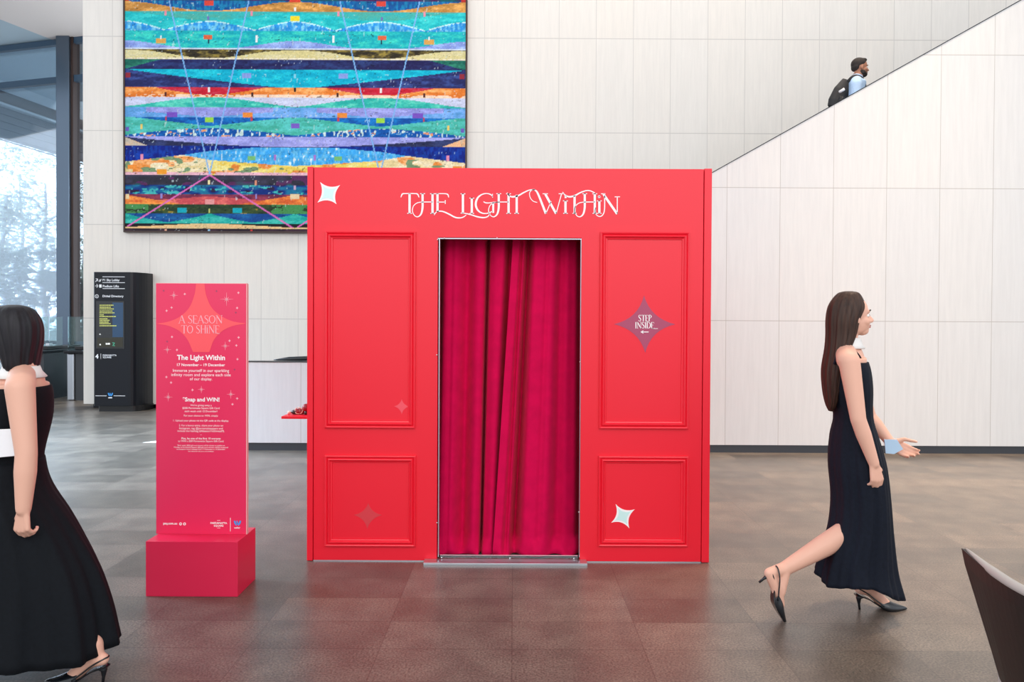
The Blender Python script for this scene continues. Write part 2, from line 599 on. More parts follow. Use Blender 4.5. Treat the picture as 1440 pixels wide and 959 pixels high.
def star4(tips, k=0.30, n=8):
    """four-point star with hollow sides through the tips (list of 4 (px, py))"""
    c = np.mean(np.array(tips, float), axis=0)
    out = []
    for i in range(4):
        a, b = np.array(tips[i], float), np.array(tips[(i + 1) % 4], float)
        m = c + ((a + b) / 2 - c) * k * 2 * 0.55
        for j in range(n):
            t = j / n
            out.append((1 - t) ** 2 * a + 2 * t * (1 - t) * m + t * t * b)
    return out


def scaled(poly, s):
    c = np.mean(np.array(poly), axis=0)
    return [c + (np.array(p) - c) * s for p in poly]


def text_part(name, body, center, width, m, parent, Y, bold=0.0, align='CENTER', thick=0.001, space=1.0, shear=0.0, height=None):
    """flat lettering facing -Y; center = (x, z) of its middle, width in metres"""
    cu = bpy.data.curves.new(name, 'FONT')
    cu.body = body
    cu.size = 1.0
    cu.offset = bold
    cu.shear = shear
    cu.space_character = space
    cu.resolution_u = 3
    tmp = bpy.data.objects.new(name, cu)
    COL.objects.link(tmp)
    dg = bpy.context.evaluated_depsgraph_get()
    me = bpy.data.meshes.new_from_object(tmp.evaluated_get(dg))
    bpy.data.objects.remove(tmp)
    bpy.data.curves.remove(cu)
    co = np.zeros(len(me.vertices) * 3)
    me.vertices.foreach_get('co', co)
    co = co.reshape(-1, 3)
    mn, mx = co.min(0), co.max(0)
    s = width / (mx[0] - mn[0])
    sz = s if height is None else height / (mx[1] - mn[1])
    X = (co[:, 0] - (mn[0] + mx[0]) / 2) * s + center[0]
    Z = (co[:, 1] - (mn[1] + mx[1]) / 2) * sz + center[1]
    org = Vector((0, 0, 0))
    par = parent
    while par is not None:
        org = org + par.location
        par = par.parent
    new = np.stack([X - org.x, np.full_like(X, Y - org.y), Z - org.z], 1)
    me.vertices.foreach_set('co', new.ravel())
    me.update()
    me.materials.clear()
    me.materials.append(m)
    o = bpy.data.objects.new(name, me)
    COL.objects.link(o)
    o.parent = parent
    return o


# stroke capitals in the display face: unit box, y up, (points, widths)
TK, TN = 0.13, 0.05
GLY = {
    'T': (0.78, [([(0.0, 0.86), (0.05, 1.0), (0.39, 0.985), (0.73, 1.0), (0.78, 0.84)], TN), ([(0.39, 1), (0.39, 0)], TK), ([(0.29, 0), (0.49, 0)], TN)]),
    'H': (0.80, [([(0.14, 1), (0.14, 0)], TK), ([(0.66, 1), (0.66, 0)], TK), ([(0.14, 0.52), (0.66, 0.52)], TN), ([(0.04, 1), (0.24, 1)], TN), ([(0.56, 1), (0.76, 1)], TN), ([(0.04, 0), (0.24, 0)], TN), ([(0.56, 0), (0.76, 0)], TN)]),
    'E': (0.62, [([(0.12, 1), (0.12, 0)], TK), ([(0.02, 0.985), (0.5, 0.985), (0.58, 0.82)], TN), ([(0.12, 0.52), (0.46, 0.52)], TN), ([(0.02, 0.01), (0.3, 0.0), (0.55, -0.08), (0.66, 0.05)], [TN, 0.09, 0.07, 0.03])]),
    'L': (0.6, [([(0.12, 1), (0.12, 0)], TK), ([(0.02, 1), (0.22, 1)], TN), ([(0.02, 0.01), (0.3, 0.0), (0.52, -0.06), (0.62, 0.1)], TN)]),
    'I': (0.34, [([(0.15, 1), (0.15, 0)], TK), ([(0.05, 1), (0.25, 1)], TN), ([(0.05, 0), (0.25, 0)], TN)]),
    'i': (0.30, [([(0.13, 0.72), (0.13, 0)], TK), ([(0.03, 0.72), (0.2, 0.72)], TN), ([(0.04, 0), (0.22, 0)], TN), ([(0.06, 0.92), (0.2, 0.92)], 0.11)]),
    'N': (0.86, [([(0.12, 1), (0.12, 0)], TN), ([(0.1, 1), (0.72, 0)], TK), ([(0.72, 1), (0.72, 0)], TN), ([(0.0, 1), (0.2, 1)], TN), ([(0.62, 1), (0.82, 1)], TN), ([(0.02, 0), (0.22, 0)], TN)]),
    'A': (0.80, [([(0.06, 0), (0.38, 1)], TN), ([(0.38, 1), (0.72, 0)], TK), ([(0.2, 0.38), (0.58, 0.38)], TN), ([(-0.06, -0.04), (0.1, 0.02), (0.16, 0.0)], TN), ([(0.62, 0), (0.82, 0)], TN)]),
    'S': (0.58, [(smooth_pts([(0.5, 0.84), (0.36, 1.0), (0.14, 0.93), (0.1, 0.72), (0.3, 0.52), (0.48, 0.3), (0.4, 0.06), (0.2, 0.0), (0.03, 0.16)], 5), [TN, TN, 0.07, 0.1, TK, 0.1, 0.07, TN, TN])]),
    'O': (0.86, [(smooth_pts([(0.4, 1), (0.12, 0.8), (0.06, 0.5), (0.14, 0.18), (0.4, 0), (0.66, 0.18), (0.76, 0.5), (0.68, 0.82), (0.4, 1)], 5), [TN, 0.1, TK, 0.1, TN, 0.1, TK, 0.1, TN])]),
    'P': (0.64, [([(0.13, 1), (0.13, 0)], TK), (smooth_pts([(0.02, 0.98), (0.34, 1.0), (0.54, 0.78), (0.38, 0.52), (0.15, 0.5)], 5), [TN, TN, 0.11, TN, TN]), ([(0.03, 0), (0.25, 0)], TN)]),
    'D': (0.80, [([(0.13, 1), (0.13, 0)], TK), (smooth_pts([(0.02, 0.98), (0.36, 0.98), (0.66, 0.75), (0.7, 0.45), (0.56, 0.12), (0.3, 0.0), (0.02, 0.02)], 5), [TN, TN, 0.11, TK, 0.1, TN, TN])]),
    ' ': (0.34, []),
}


def stroke_text(mb, s, cx, cy, w, h, y0, y1, mapf, bold=1.0):
    """s centred at photo pixel (cx, cy), total width w and cap height h in pixels"""
    tot = sum(GLY[c][0] for c in s)
    kx = w / tot
    x = cx - w / 2
    for c in s:
        adv, strokes = GLY[c]
        for pts, wd in strokes:
            pp = [(x + p[0] * kx, cy + h / 2 - p[1] * h) for p in pts]
            ws = [q * h * bold for q in wd] if isinstance(wd, (list, tuple)) else wd * h * bold
            ribbon(mb, pp, ws, y0, y1, mapf)
        x += adv * kx


# ------------------------------------------------------------------ SETTING
YB = 11.93      # back wall face
YE = 8.21       # escalator side wall face
# floor
tile_row = PF(720, 913).y
MB().add([(-34, -9, 0), (16, -9, 0), (16, 17.6, 0), (-34, 17.6, 0)], [(0, 1, 2, 3)])
fl = MB().box(-22, 15, -8, 17.5, -0.2, 0.0).build('floor', floor_mat(PF(720, 900).x, tile_row % 0.3))
struct(fl)
g = MB().box(-60, 15, 17.5, 70, -0.25, -0.02).build('ground_outside', M['pave'])
struct(g)

# back wall
xL = P(117, 300, YB).x
z_b = P(160, 568, YB).z
bw_x0 = P(733.5, 120, YB).x
bw_w = (P(995, 120, YB).x - P(733.5, 120, YB).x) / 5
bw_z0 = P(760, 186.5, YB).z
bw_h = P(760, 54, YB).z - P(760, 186.5, YB).z
M['stone_back'] = stone_wall_mat('pale_stone_back', (232, 228, 221), bw_x0, bw_w, bw_z0, bw_h, 0.005, 0.007, (200, 196, 190))
struct(MB().box(xL, 26.0, YB, YB + 0.4, z_b, 15.0).build('wall_back', M['stone_back']))
struct(MB().box(xL + 0.12, 26.0, YB + 0.07, YB + 0.36, 0.0, z_b).build('baseboard_back', M['black']))

# high lobby ceiling over the whole hall
struct(MB().box(-7.6, 26.0, -1.5, YB + 0.4, 12.2, 12.5).build('ceiling_hall', M['soffit']))

# escalator side wall (one slab: level landing, bend, 29 degree rise)
zt = P(386, 509.5, YE).z
xe0 = P(296, 560, YE).x
pa, pb = P(1002, 243, YE), P(1435, 1, YE)
slope = (pb.z - pa.z) / (pb.x - pa.x)
xbend = pa.x - (pa.z - zt) / slope
ze_b = P(1200, 626.5, YE).z
bend = smooth_pts([(xbend - 0.9, zt), (xbend - 0.35, zt + 0.02), (xbend + 0.35, zt + 0.35 * slope + 0.05), (xbend + 0.9, zt + 0.9 * slope)], 6)
xe1 = 9.2
top_line = [(xe0, zt)] + [tuple(p) for p in bend] + [(xe1, pa.z + (xe1 - pa.x) * slope)]
ew_x0 = P(1096, 400, YE).x
ew_w = (P(1395, 400, YE).x - P(1096, 400, YE).x) / 4
ew_z0 = P(1060, 451, YE).z
ew_h = P(1010, 263.6, YE).z - P(1060, 451, YE).z
M['stone_esc'] = stone_wall_mat('pale_stone_escalator', (217, 218, 218), ew_x0, ew_w, ew_z0, ew_h, 0.0028, 0.0035, (168, 164, 160), warm=(240, 232, 220))
poly = [(xe0, ze_b), (xe1, ze_b)] + top_line[::-1]
struct(MB().prism(poly, YE, YE + 0.16).build('wall_escalator', M['stone_esc']))
struct(MB().box(xe0 + 0.03, xe1, YE + 0.012, YE + 0.15, 0, ze_b).build('baseboard_escalator', M['skirting']))
cap_poly = [(x, z + 0.0) for x, z in top_line] + [(x, z + 0.010) for x, z in top_line[::-1]]
struct(MB().prism(cap_poly, YE - 0.004, YE + 0.17).build('trim_escalator', M['black']))
# steps behind it, rising between the two walls
st = MB()
xs0 = -1.05 - 0.2
run = 0.40
pts = [(-3.6, 0.0), (xs0, 0.0)]
x, z = xs0, 0.0
while x < 8.6:
    z += run * slope
    pts.append((x, z))
    x += run
    pts.append((x, z))
pts += [(x, z - 0.6), (xs0 + 0.9, 0.0005)]
pts[0] = (-1.6, 0.004)
pts[1] = (xs0, 0.004)
st.prism([(p[0], max(p[1], 0.0005)) for p in pts], YE + 0.35, YE + 1.55)
struct(st.build('stairs_escalator', M['step']))


def incline_path(px0, py0, Y, dz=0.0):
    p0 = P(px0, py0, Y)
    out = [(p0.x, Y, p0.z)]
    for k in range(1, 7):
        out.append((p0.x + (xbend - 0.5 - p0.x) * k / 6, Y, p0.z + 0.03 * k / 6))
    zz = min(out[-1][2], zt - 0.03)
    out.append((xbend + 0.1, Y, zz + 0.05))
    for k in range(1, 12):
        out.append((xbend + 0.1 + k * 0.7, Y, zz + 0.05 + k * 0.7 * slope * 0.985))
    return out


for nm, px0, py0, Y, lab in (('escalator_handrail', 385, 506, YE + 0.3, 'black escalator handrail curving off the white wall behind the booth, nearer one'),
                             ('escalator_handrail', 417, 503.5, YE + 1.62, 'black escalator handrail starting further right, the farther of the two')):
    pth = incline_path(px0, py0, Y)
    t = thing(nm, (pth[0][0], Y, 0), lab, 'handrail', 'escalator handrails')
    rail = [Vector(p) for p in smooth_pts(pth, 4)]
    MB().tube(rail, [0.004 + 0.026 * min(1, i / 6) for i in range(len(rail))], 10).build('rail', M['black_rubber'], t, smooth=True)
    skirt = MB()
    lo = [(p.x, p.z - 0.02) for p in rail]
    skirt.prism(lo + [(x, max(0.0, z - 0.95)) for x, z in lo[::-1]], Y - 0.02, Y + 0.02)
    skirt.build('balustrade', M['steel'], t)

# ------------------------------------------------------------------ glazed facade, left background
YC = 15.5
zc = P(90, 55, YC).z
cA, cB = P(78.5, 55, YC), P(103, 55, YC)
ang = math.radians(-15)
ux, uy = math.cos(ang), math.sin(ang)       # along the facade, to the right it comes nearer


def fac(d, off=0.0):
    """point on the facade line, d metres right of the column, off outward"""
    return (cA.x + ux * d - uy * off * -1 * -1, YC + uy * d + ux * off)


def fac_box(mb, d0, d1, o0, o1, z0, z1):
    a, b, c, d = fac(d0, o0), fac(d1, o0), fac(d1, o1), fac(d0, o1)
    mb.prism_z([a, b, c, d], z0, z1)
    return mb


# soffit: grey plaster right of the joint, pale blue panel left of it
ja, jb = P(0, 22, 14.0), P(75, 55, 15.5)
jd = Vector((0.233, 0.97, 0)).normalized()
j0 = Vector((jb.x, jb.y, 0)) - jd * 6
j1 = Vector((jb.x, jb.y, 0)) + jd * 0.6
struct(MB().prism_z([(j0.x, j0.y + 2), (-5.6, 12.4), (-5.6, 20.0), (j1.x + 0.9, 20.0), (j1.x, j1.y)], zc, zc + 0.3).build('ceiling', M['soffit']))
struct(MB().prism_z([(j0.x - 0.015, j0.y + 2), (j1.x - 0.015, j1.y), (j1.x + 0.885, 20), (j1.x - 11, 20), (j0.x - 9, j0.y + 2)], zc + 0.01, zc + 0.3).build('ceiling_panel', M['soffit_blue']))
fw = MB()
fac_box(fw, -9, 4.5, 0.10, 0.13, 0.0, zc)
win = struct(fw.build('window_1', M['glass']))
xm = P(97, 200, YC - 0.2).x
mu = MB().box(P(78.5, 200, YC - 0.2).x, xm, YC - 0.2, YC + 0.12, 0.0, zc)
struct(mu.build('window_mullion', M['mullion'], bevel=0.012))
mu = MB().box(xm + 0.004, P(103, 200, YC - 0.14).x, YC - 0.14, YC + 0.10, 0.0, zc)
struct(mu.build('window_mullion_side', M['frame_dark']))  # same column's unlit side, its shade given by a darker material
zb2 = P(90, 108, YC).z
for k, (z0, z1) in enumerate(((zc - 0.12, zc - 0.001), (zb2 - 0.13, zb2), (0.0, 0.12), (P(90, 480, YC).z - 0.07, P(90, 480, YC).z))):
    bm_ = MB()
    fac_box(bm_, -9, 4.5, 0.0 if k < 2 else 0.02, 0.095, z0, z1)
    struct(bm_.build('window_transom', M['beam']))

# canopy edge of the building outside
dv = Vector((0.16, 0.987, 0)).normalized()
YF = 18.2
b0 = P(0, 190, YF)
o0 = Vector((b0.x, b0.y, 0)) - dv * 1.0
o1 = o0 + dv * 14
nrm = Vector((-dv.y, dv.x, 0))


def strip(mb, z0, z1, t0, t1):
    a, b = o0 + nrm * t0, o1 + nrm * t0
    c, d = o1 + nrm * t1, o0 + nrm * t1
    mb.prism_z([(a.x, a.y), (b.x, b.y), (c.x, c.y), (d.x, d.y)], z0, z1)


def zpx(py):
    return P(0, py, YF).z


can = thing('outdoor_canopy', (o0.x, o0.y, 0), 'pale canopy with brown shaded band and planked face outside the glazing', 'canopy')
mb = MB()
strip(mb, zpx(129), zpx(60), 0.0, 0.3)
mb.build('fascia', M['fascia'], can)
mb = MB()
cyl = [o0 + dv * k for k in (0, 14)]
zmid, rz = (zpx(129) + zpx(143)) / 2, (zpx(129) - zpx(143)) / 2 + 0.03
mb.tube([(c.x - nrm.x * 0.02, c.y - nrm.y * 0.02, zmid) for c in cyl], rz, 20)
mb.build('shadow_band', M['fascia_shadow'], can, smooth=True)  # rounded band; the eave's shadow is put in as brown colour
mb = MB()
strip(mb, zpx(147), zpx(143), -0.08, 0.3)
mb.build('edge_strip', M['fascia'], can)
mb = MB()
zz0, zz1 = zpx(190), zpx(147)
for k in range(4):
    h = (zz1 - zz0) / 4
    strip(mb, zz0 + h * k, zz0 + h * (k + 1) - 0.02, 0.02 * k, 0.3)
mb.build('plank_face', M['planks'], can)
mb = MB()
c0, c1 = P(-20, 190, YF - 0.6), P(120, 232, YF + 3.0)
mb.tube([c0, c1], 0.018, 8)
cable = mb.build('cable', M['black_rubber'])
tag(cable, 'thin dark cable strung across the trees outside the glazing', 'cable')

for i, (px, dist, top, spread, lab, dark) in enumerate((
        (6, 24, 232, 1.5, 'pale leafy tree outside the glazing at the left edge of the photo', 0),
        (62, 31, 215, 1.9, 'tall pale tree outside the glazing just left of the column', 0),
        (118, 50, 236, 2.6, 'pale tree seen through the narrow pane right of the column', 0),
        (30, 39, 205, 2.6, 'farthest pale tree behind the others outside the glazing', 0),
        (64, 20.0, 345, 0.75, 'dark leafy shrub outside at the foot of the column', 1),
        (12, 21.5, 352, 0.9, 'dark leafy shrub outside behind the walking woman', 1),
        (112, 22.5, 380, 0.6, 'small dark shrub outside seen right of the column', 1))):
    base = P(px, 500, dist)
    zt_ = P(px, top, dist).z
    t = thing('garden_shrub' if dark else 'garden_tree', (base.x, dist, -0.02), lab, 'shrub' if dark else 'tree', None)
    tr = MB()
    h = zt_ * 0.85
    pts = [(base.x + 0.1 * math.sin(k * 1.3 + i), dist, h * k / 6 - 0.02) for k in range(7)]
    tr.tube(pts, [0.13 * (1 - 0.11 * k) * (0.4 if dark else 1) for k in range(7)], 8)
    for k in range(7):
        a = k * 2.4 + i
        z0 = h * (0.35 + 0.08 * k)
        tip = (base.x + math.cos(a) * spread * 0.7, dist + math.sin(a) * spread * 0.6, z0 + spread * 0.5)
        tr.tube([(base.x, dist, z0), ((base.x + tip[0]) / 2, (dist + tip[1]) / 2, z0 + spread * 0.32), tip], [0.05, 0.035, 0.012], 6)
    tr.build('trunk', M['bark'], t, smooth=True)
    lf = MB()
    nl = 2600 if not dark else 1800
    clusters = [(random.gauss(0, spread * 0.42), random.gauss(0, spread * 0.4), random.uniform(0.12 if dark else 0.30, 1.0) * zt_) for _ in range(26)]
    for _ in range(nl):
        c = random.choice(clusters)
        p = Vector((base.x + c[0] + random.gauss(0, spread * 0.17), dist + c[1] + random.gauss(0, spread * 0.17), max(0.05, c[2] + random.gauss(0, spread * 0.15))))
        a, b = random.uniform(0, 2 * PI), random.uniform(-1.2, 0.6)
        d = Vector((math.cos(a) * math.cos(b), math.sin(a) * math.cos(b), math.sin(b)))
        s = d.cross(Vector((random.random(), random.random(), random.random()))).normalized()
        L, W = random.uniform(0.12, 0.24), random.uniform(0.03, 0.06)
        lf.add([p - d * L / 2, p + s * W, p + d * L / 2, p - s * W], [(0, 1, 2, 3)])
    lf.build('crown', M['leaf_dark'] if dark else M['leaf'], t)

# ------------------------------------------------------------------ speed gates by the wall end
def gate(Yg, pxa, pxb, name_lab, wing_px):
    base = PF((pxa + pxb) / 2, 567)
    x0, x1 = P(pxa, 500, Yg).x, P(pxb, 500, Yg).x
    t = thing('speed_gate', ((x0 + x1) / 2, Yg, 0), name_lab, 'gate', 'speed gates by the glazing')
    zt_ = P(pxa, 497, Yg).z
    MB().box(x0, x0 + (x1 - x0) * 0.42, Yg, Yg + 1.4, 0, zt_).build('pedestal', M['steel'], t, bevel=0.02)
    MB().box(x0 + (x1 - x0) * 0.42 + 0.01, x1, Yg + 0.03, Yg + 1.4, 0, zt_).build('side_panel', M['skirting'], t)
    MB().box(x0 - 0.03, x1 + 0.02, Yg - 0.06, Yg + 1.45, zt_, zt_ + 0.055).build('top_cap', M['black'], t, bevel=0.015)
    MB().box(x0 + 0.02, x1 - 0.04, Yg + 0.2, Yg + 1.2, zt_ + 0.055, zt_ + 0.12).build('reader', M['black_rubber'], t, bevel=0.01)
    wx0, wx1 = P(wing_px, 500, Yg).x, x0 - 0.05
    wz0, wz1 = P(pxa, 560, Yg).z, P(pxa, 445.5, Yg).z
    MB().box(wx0, wx1, Yg + 0.7, Yg + 0.712, wz0, wz1).build('glass_wing', M['clear'], t)
    MB().box(x1 - 0.20, x1 + 0.04, Yg + 0.5, Yg + 0.512, zt_ + 0.12, wz1).build('glass_screen', M['clear'], t)
    MB().box(wx1 - 0.02, wx1 + 0.06, Yg + 0.66, Yg + 0.75, zt_ - 0.12, zt_ + 0.16).build('hinge_clamp', M['alu'], t, bevel=0.005)
    return t


gate(13.0, 94, 117, 'steel speed gate with black cap against the end of the stone wall', 62)
gate(13.0, 36, 60, 'steel speed gate behind the walking woman, nearer the left edge', 12)

# ------------------------------------------------------------------ painting
def vnoise(x, y, sx, sy, seed):
    r = np.random.default_rng(seed)
    gx, gy = x / sx, y / sy
    ix, iy = np.floor(gx).astype(int), np.floor(gy).astype(int)
    fx, fy = gx - ix, gy - iy
    fx, fy = fx * fx * (3 - 2 * fx), fy * fy * (3 - 2 * fy)
    tab = r.random((257, 257))
    h = lambda a, b: tab[a % 257, b % 257]
    return (h(ix, iy) * (1 - fx) + h(ix + 1, iy) * fx) * (1 - fy) + (h(ix, iy + 1) * (1 - fx) + h(ix + 1, iy + 1) * fx) * fy


def painting_colors(x, y):
    c = np.zeros(x.shape + (3,))
    t = np.abs(((x - 295 + 120) % 240) - 120) / 120.0
    T = np.abs(x - 415) / 240.0
    n1 = vnoise(x, y, 12, 4.5, 1)
    n2 = 0.6 * vnoise(x, y, 15, 4.0, 2) + 0.4 * vnoise(x, y, 3.2, 1.6, 22)
    n3 = vnoise(x, y, 2.2, 5.0, 3)
    n4 = vnoise(x, y, 22, 9, 4)
    ss = lambda a: np.clip(a, 0, 1)

    def put(mask, col, col2=None, mixn=None):
        cc = np.array(col, float)
        if col2 is None:
            c[mask] = cc
        else:
            m = ss((mixn - 0.35) / 0.4)[..., None]
            c[mask] = (cc * (1 - m) + np.array(col2, float) * m)[mask]

    hump = 0.5 + 0.5 * np.cos(np.clip(t, 0, 1) * PI)          # 1 at lens centres, 0 between
    # above the frame: more of the same strata
    yy = y
    put(yy < 3, (74, 34, 92), (20, 92, 104), n1)
    put(yy < -22, (230, 120, 50), (240, 190, 110), n1)
    put(yy < -40, (30, 60, 140), (40, 140, 190), n1)
    put(yy < -64, (60, 170, 170), (130, 160, 225), n1)
    e = 4 + 13 * hump
    b = (yy >= 3) & (yy < 17.5)
    put(b, (196, 138, 66), (226, 168, 92), n2)
    put(b & (yy < e), (14, 84, 152), (24, 128, 178), n3)
    b = (yy >= 17.5) & (yy < 46)
    put(b, (30, 196, 204), (64, 208, 206), n2)
    put(b & (yy < 19 + 11.5 * hump), (84, 186, 172), (52, 176, 178), n2)
    tt = np.where(t < 0.53, t / 0.53, (1 - t) / 0.47)
    wave = 31.5 + 12.5 * tt ** 1.5
    put(b & (yy > wave) & (yy < 45), (44, 150, 226), (120, 206, 240), n3)
    put(b & (np.abs(yy - wave) < 0.9) & (n3 > 0.3), (190, 240, 246))
    b = (yy >= 45) & (yy < 71)
    put(b, (22, 182, 196), (60, 206, 190), n2)
    lav = 58.5 + 12.5 * hump ** 0.8
    put(b & (yy > lav), (132, 154, 226), (158, 184, 236), n2)
    put((np.abs(yy - 70) < 1.0), (206, 220, 240))
    b = (yy >= 71) & (yy < 84.5)
    put(b, (52, 46, 34), (150, 132, 62), n2)
    put(b & (yy > 72 + 11.5 * hump ** 1.3), (228, 216, 150), (212, 204, 160), n2)
    put((yy >= 82.5) & (yy < 84.5) & (n3 > 0.3), (238, 228, 204))
    b = (yy >= 84.5) & (yy < 98.5)
    put(b, (34, 34, 88), (44, 62, 116), n2)
    put(b & (yy < 84.5 + 13 * ss((T - 0.78) / 0.2)), (26, 104, 92), (50, 140, 110), n2)
    b = (yy >= 98.5) & (yy < 124.5)
    put(b, (38, 42, 98), (56, 76, 140), n2)
    put(b & (yy < 98.5 + 26 * ss(1 - (T - 0.08) / 0.92) ** 0.9 + 0), (0, 178, 212), (34, 198, 214), n2)
    b = (yy >= 124.5) & (yy < 138)
    put(b, (240, 130, 48), (248, 176, 108), n2)
    put(b & (yy < 124.5 + 12 * ss(1 - t / 0.62) ** 0.8), (212, 26, 52), (196, 60, 80), n2)
    put(b & (yy > 134.5) & (n2 > 0.35), (250, 216, 188))
    b = (yy >= 138) & (yy < 153)
    put(b, (206, 212, 238))
    put(b & (yy > 138 + 13 * (1 - hump ** 0.7)), (44, 188, 176), (96, 208, 186), n2)
    b = (yy >= 152) & (yy < 166.5)
    put(b, (98, 168, 232), (128, 176, 238), n2)
    put(b & (yy < 166 - 10 * t) & (t < 0.75), (148, 152, 226), (164, 170, 232), n2)
    b = (yy >= 166.5) & (yy < 193.5)
    put(b, (12, 84, 172), (20, 120, 196), n2)
    lo = 181 + 10.5 * t ** 1.5
    up = 166.5 + 12 * ss(1 - t / 0.88)
    put(b & (yy > up) & (yy < lo), (70, 184, 164), (88, 196, 190), n2)
    put(b & (yy > lo) & (n3 > 0.72), (206, 232, 230))
    put(b & (yy > lo) & (n2 > 0.72), (224, 150, 100))
    b = (yy >= 193.5) & (yy < 208)
    put(b, (40, 46, 84), (52, 64, 112), n2)
    put(b & (yy < 193.5 + 14 * ss((1 - T) / 0.8) ** 0.8), (154, 158, 230), (172, 174, 234), n2)
    put(b & (T > 0.86) & (yy > 194 + (1 - T) * 90), (206, 196, 180), (236, 180, 130), n2)
    b = (yy >= 208) & (yy < 247)
    curve = np.interp(T, [0, 0.2, 0.52, 0.7, 0.98], [207, 207.5, 214, 221, 229])
    put((yy >= 206) & (yy < 247) & (T > 0.2), (10, 32, 132), (16, 62, 164), n3)
    lb = b & (yy > curve)
    put(lb, (58, 166, 236), (110, 196, 240), n3)
    put(lb & (n3 > 0.86), (222, 240, 246))
    sand = np.interp(T, [0, 0.15, 0.5, 0.66, 0.72, 1.0], [234, 232, 226, 219, 221, 229])
    sb = b & (yy > sand)
    put(sb, (244, 222, 160), (238, 226, 196), n2)
    put(sb & (T < 0.5), (248, 216, 96), (236, 226, 150), n2)
    put(sb & (n4 > 0.62), (240, 140, 56), (246, 186, 130), n2)
    put(sb & (n1 > 0.80), (120, 150, 110))
    put((yy >= 243.5) & (yy < 247) & (n2 > 0.25), (240, 186, 200))
    b = (yy >= 247) & (yy < 261)
    put(b, (48, 48, 62), (64, 62, 84), n1)
    put(b & (n4 > 0.66), (92, 44, 92), (40, 88, 92), n1)
    b = (yy >= 261) & (yy < 274)
    put(b, (18, 50, 130), (30, 120, 160), n1)
    put(b & (n2 > 0.62), (64, 176, 176))
    put(b & (n1 < 0.22), (44, 34, 70))
    b = (yy >= 274) & (yy < 288.5)
    put(b, (112, 44, 76), (150, 60, 84), n1)
    w = 277 + 9 * t
    put(b & (yy > w) & (t < 0.62), (214, 84, 92), (232, 120, 110), n2)
    put(b & (yy > 275 + 20 * (1 - t)), (226, 100, 50), (240, 150, 70), n2)
    b = (yy >= 288.5) & (yy < 301)
    put(b, (42, 66, 44), (70, 92, 50), n2)
    put(b & (n2 > 0.76), (150, 130, 50))
    put(b & (t > 0.72) & (n2 > 0.4), (70, 140, 80))
    b = (yy >= 301) & (yy < 315)
    put(b, (22, 74, 150), (30, 100, 160), n2)
    pk = np.minimum(t, 1 - t) * 2
    put(b & (yy > 300.5 + 13.5 * pk ** 0.75), (26, 170, 160), (70, 190, 176), n2)
    b = (yy >= 315) & (yy < 322)
    put(b, (30, 28, 34))
    put(b & (yy > 314.5 + 6.5 * t) & (yy < 322), (236, 206, 150), (230, 186, 130), n2)
    put(yy >= 322, (46, 34, 46), (66, 46, 60), n1)
    # scumble: fine lights and darks everywhere
    fine = vnoise(x, y, 1.3, 1.1, 9)
    c = c * (0.90 + 0.20 * n2[..., None]) * (0.94 + 0.12 * fine[..., None])
    fl_ = ((vnoise(x, y, 2.0, 3.2, 12) > 0.90) & (vnoise(x, y, 30, 8, 14) > 0.55))[..., None]
    c = np.where(fl_, c * 0.35 + np.array([215, 232, 232]) * 0.65, c)
    fl_ = ((vnoise(x, y, 2.6, 1.4, 13) > 0.88) & (vnoise(x, y, 26, 7, 15) > 0.6))[..., None]
    c = np.where(fl_, c * 0.6, c)

    # ruled lines
    def line(x0, y0, x1, y1, w, col):
        dx, dy = x1 - x0, y1 - y0
        L = math.hypot(dx, dy)
        k = ((x - x0) * dx + (y - y0) * dy) / (L * L)
        d = np.abs((x - x0) * dy - (y - y0) * dx) / L
        m = (d < w / 2) & (k >= 0) & (k <= 1)
        c[m] = np.array(col) * 0.95 + c[m] * 0.05

    for cx in (295, 535):
        line(cx - 57, 3, cx, 246, 1.9, (128, 184, 240))
        line(cx + 55, 3, cx, 246, 1.9, (128, 184, 240))
        line(cx, 247, cx - 116, 320, 2.1, (226, 112, 190))
        line(cx, 247, cx + 117, 321, 2.1, (226, 112, 190))

    def rect(cx, cy, w, h, col):
        for q in ({cx, 830 - cx} if abs(cx - 415) > 1 else {cx}):
            m = (np.abs(x - q) < w / 2) & (np.abs(y - cy) < h / 2)
            c[m] = np.array(col) * (0.93 + 0.1 * fine[m][:, None])

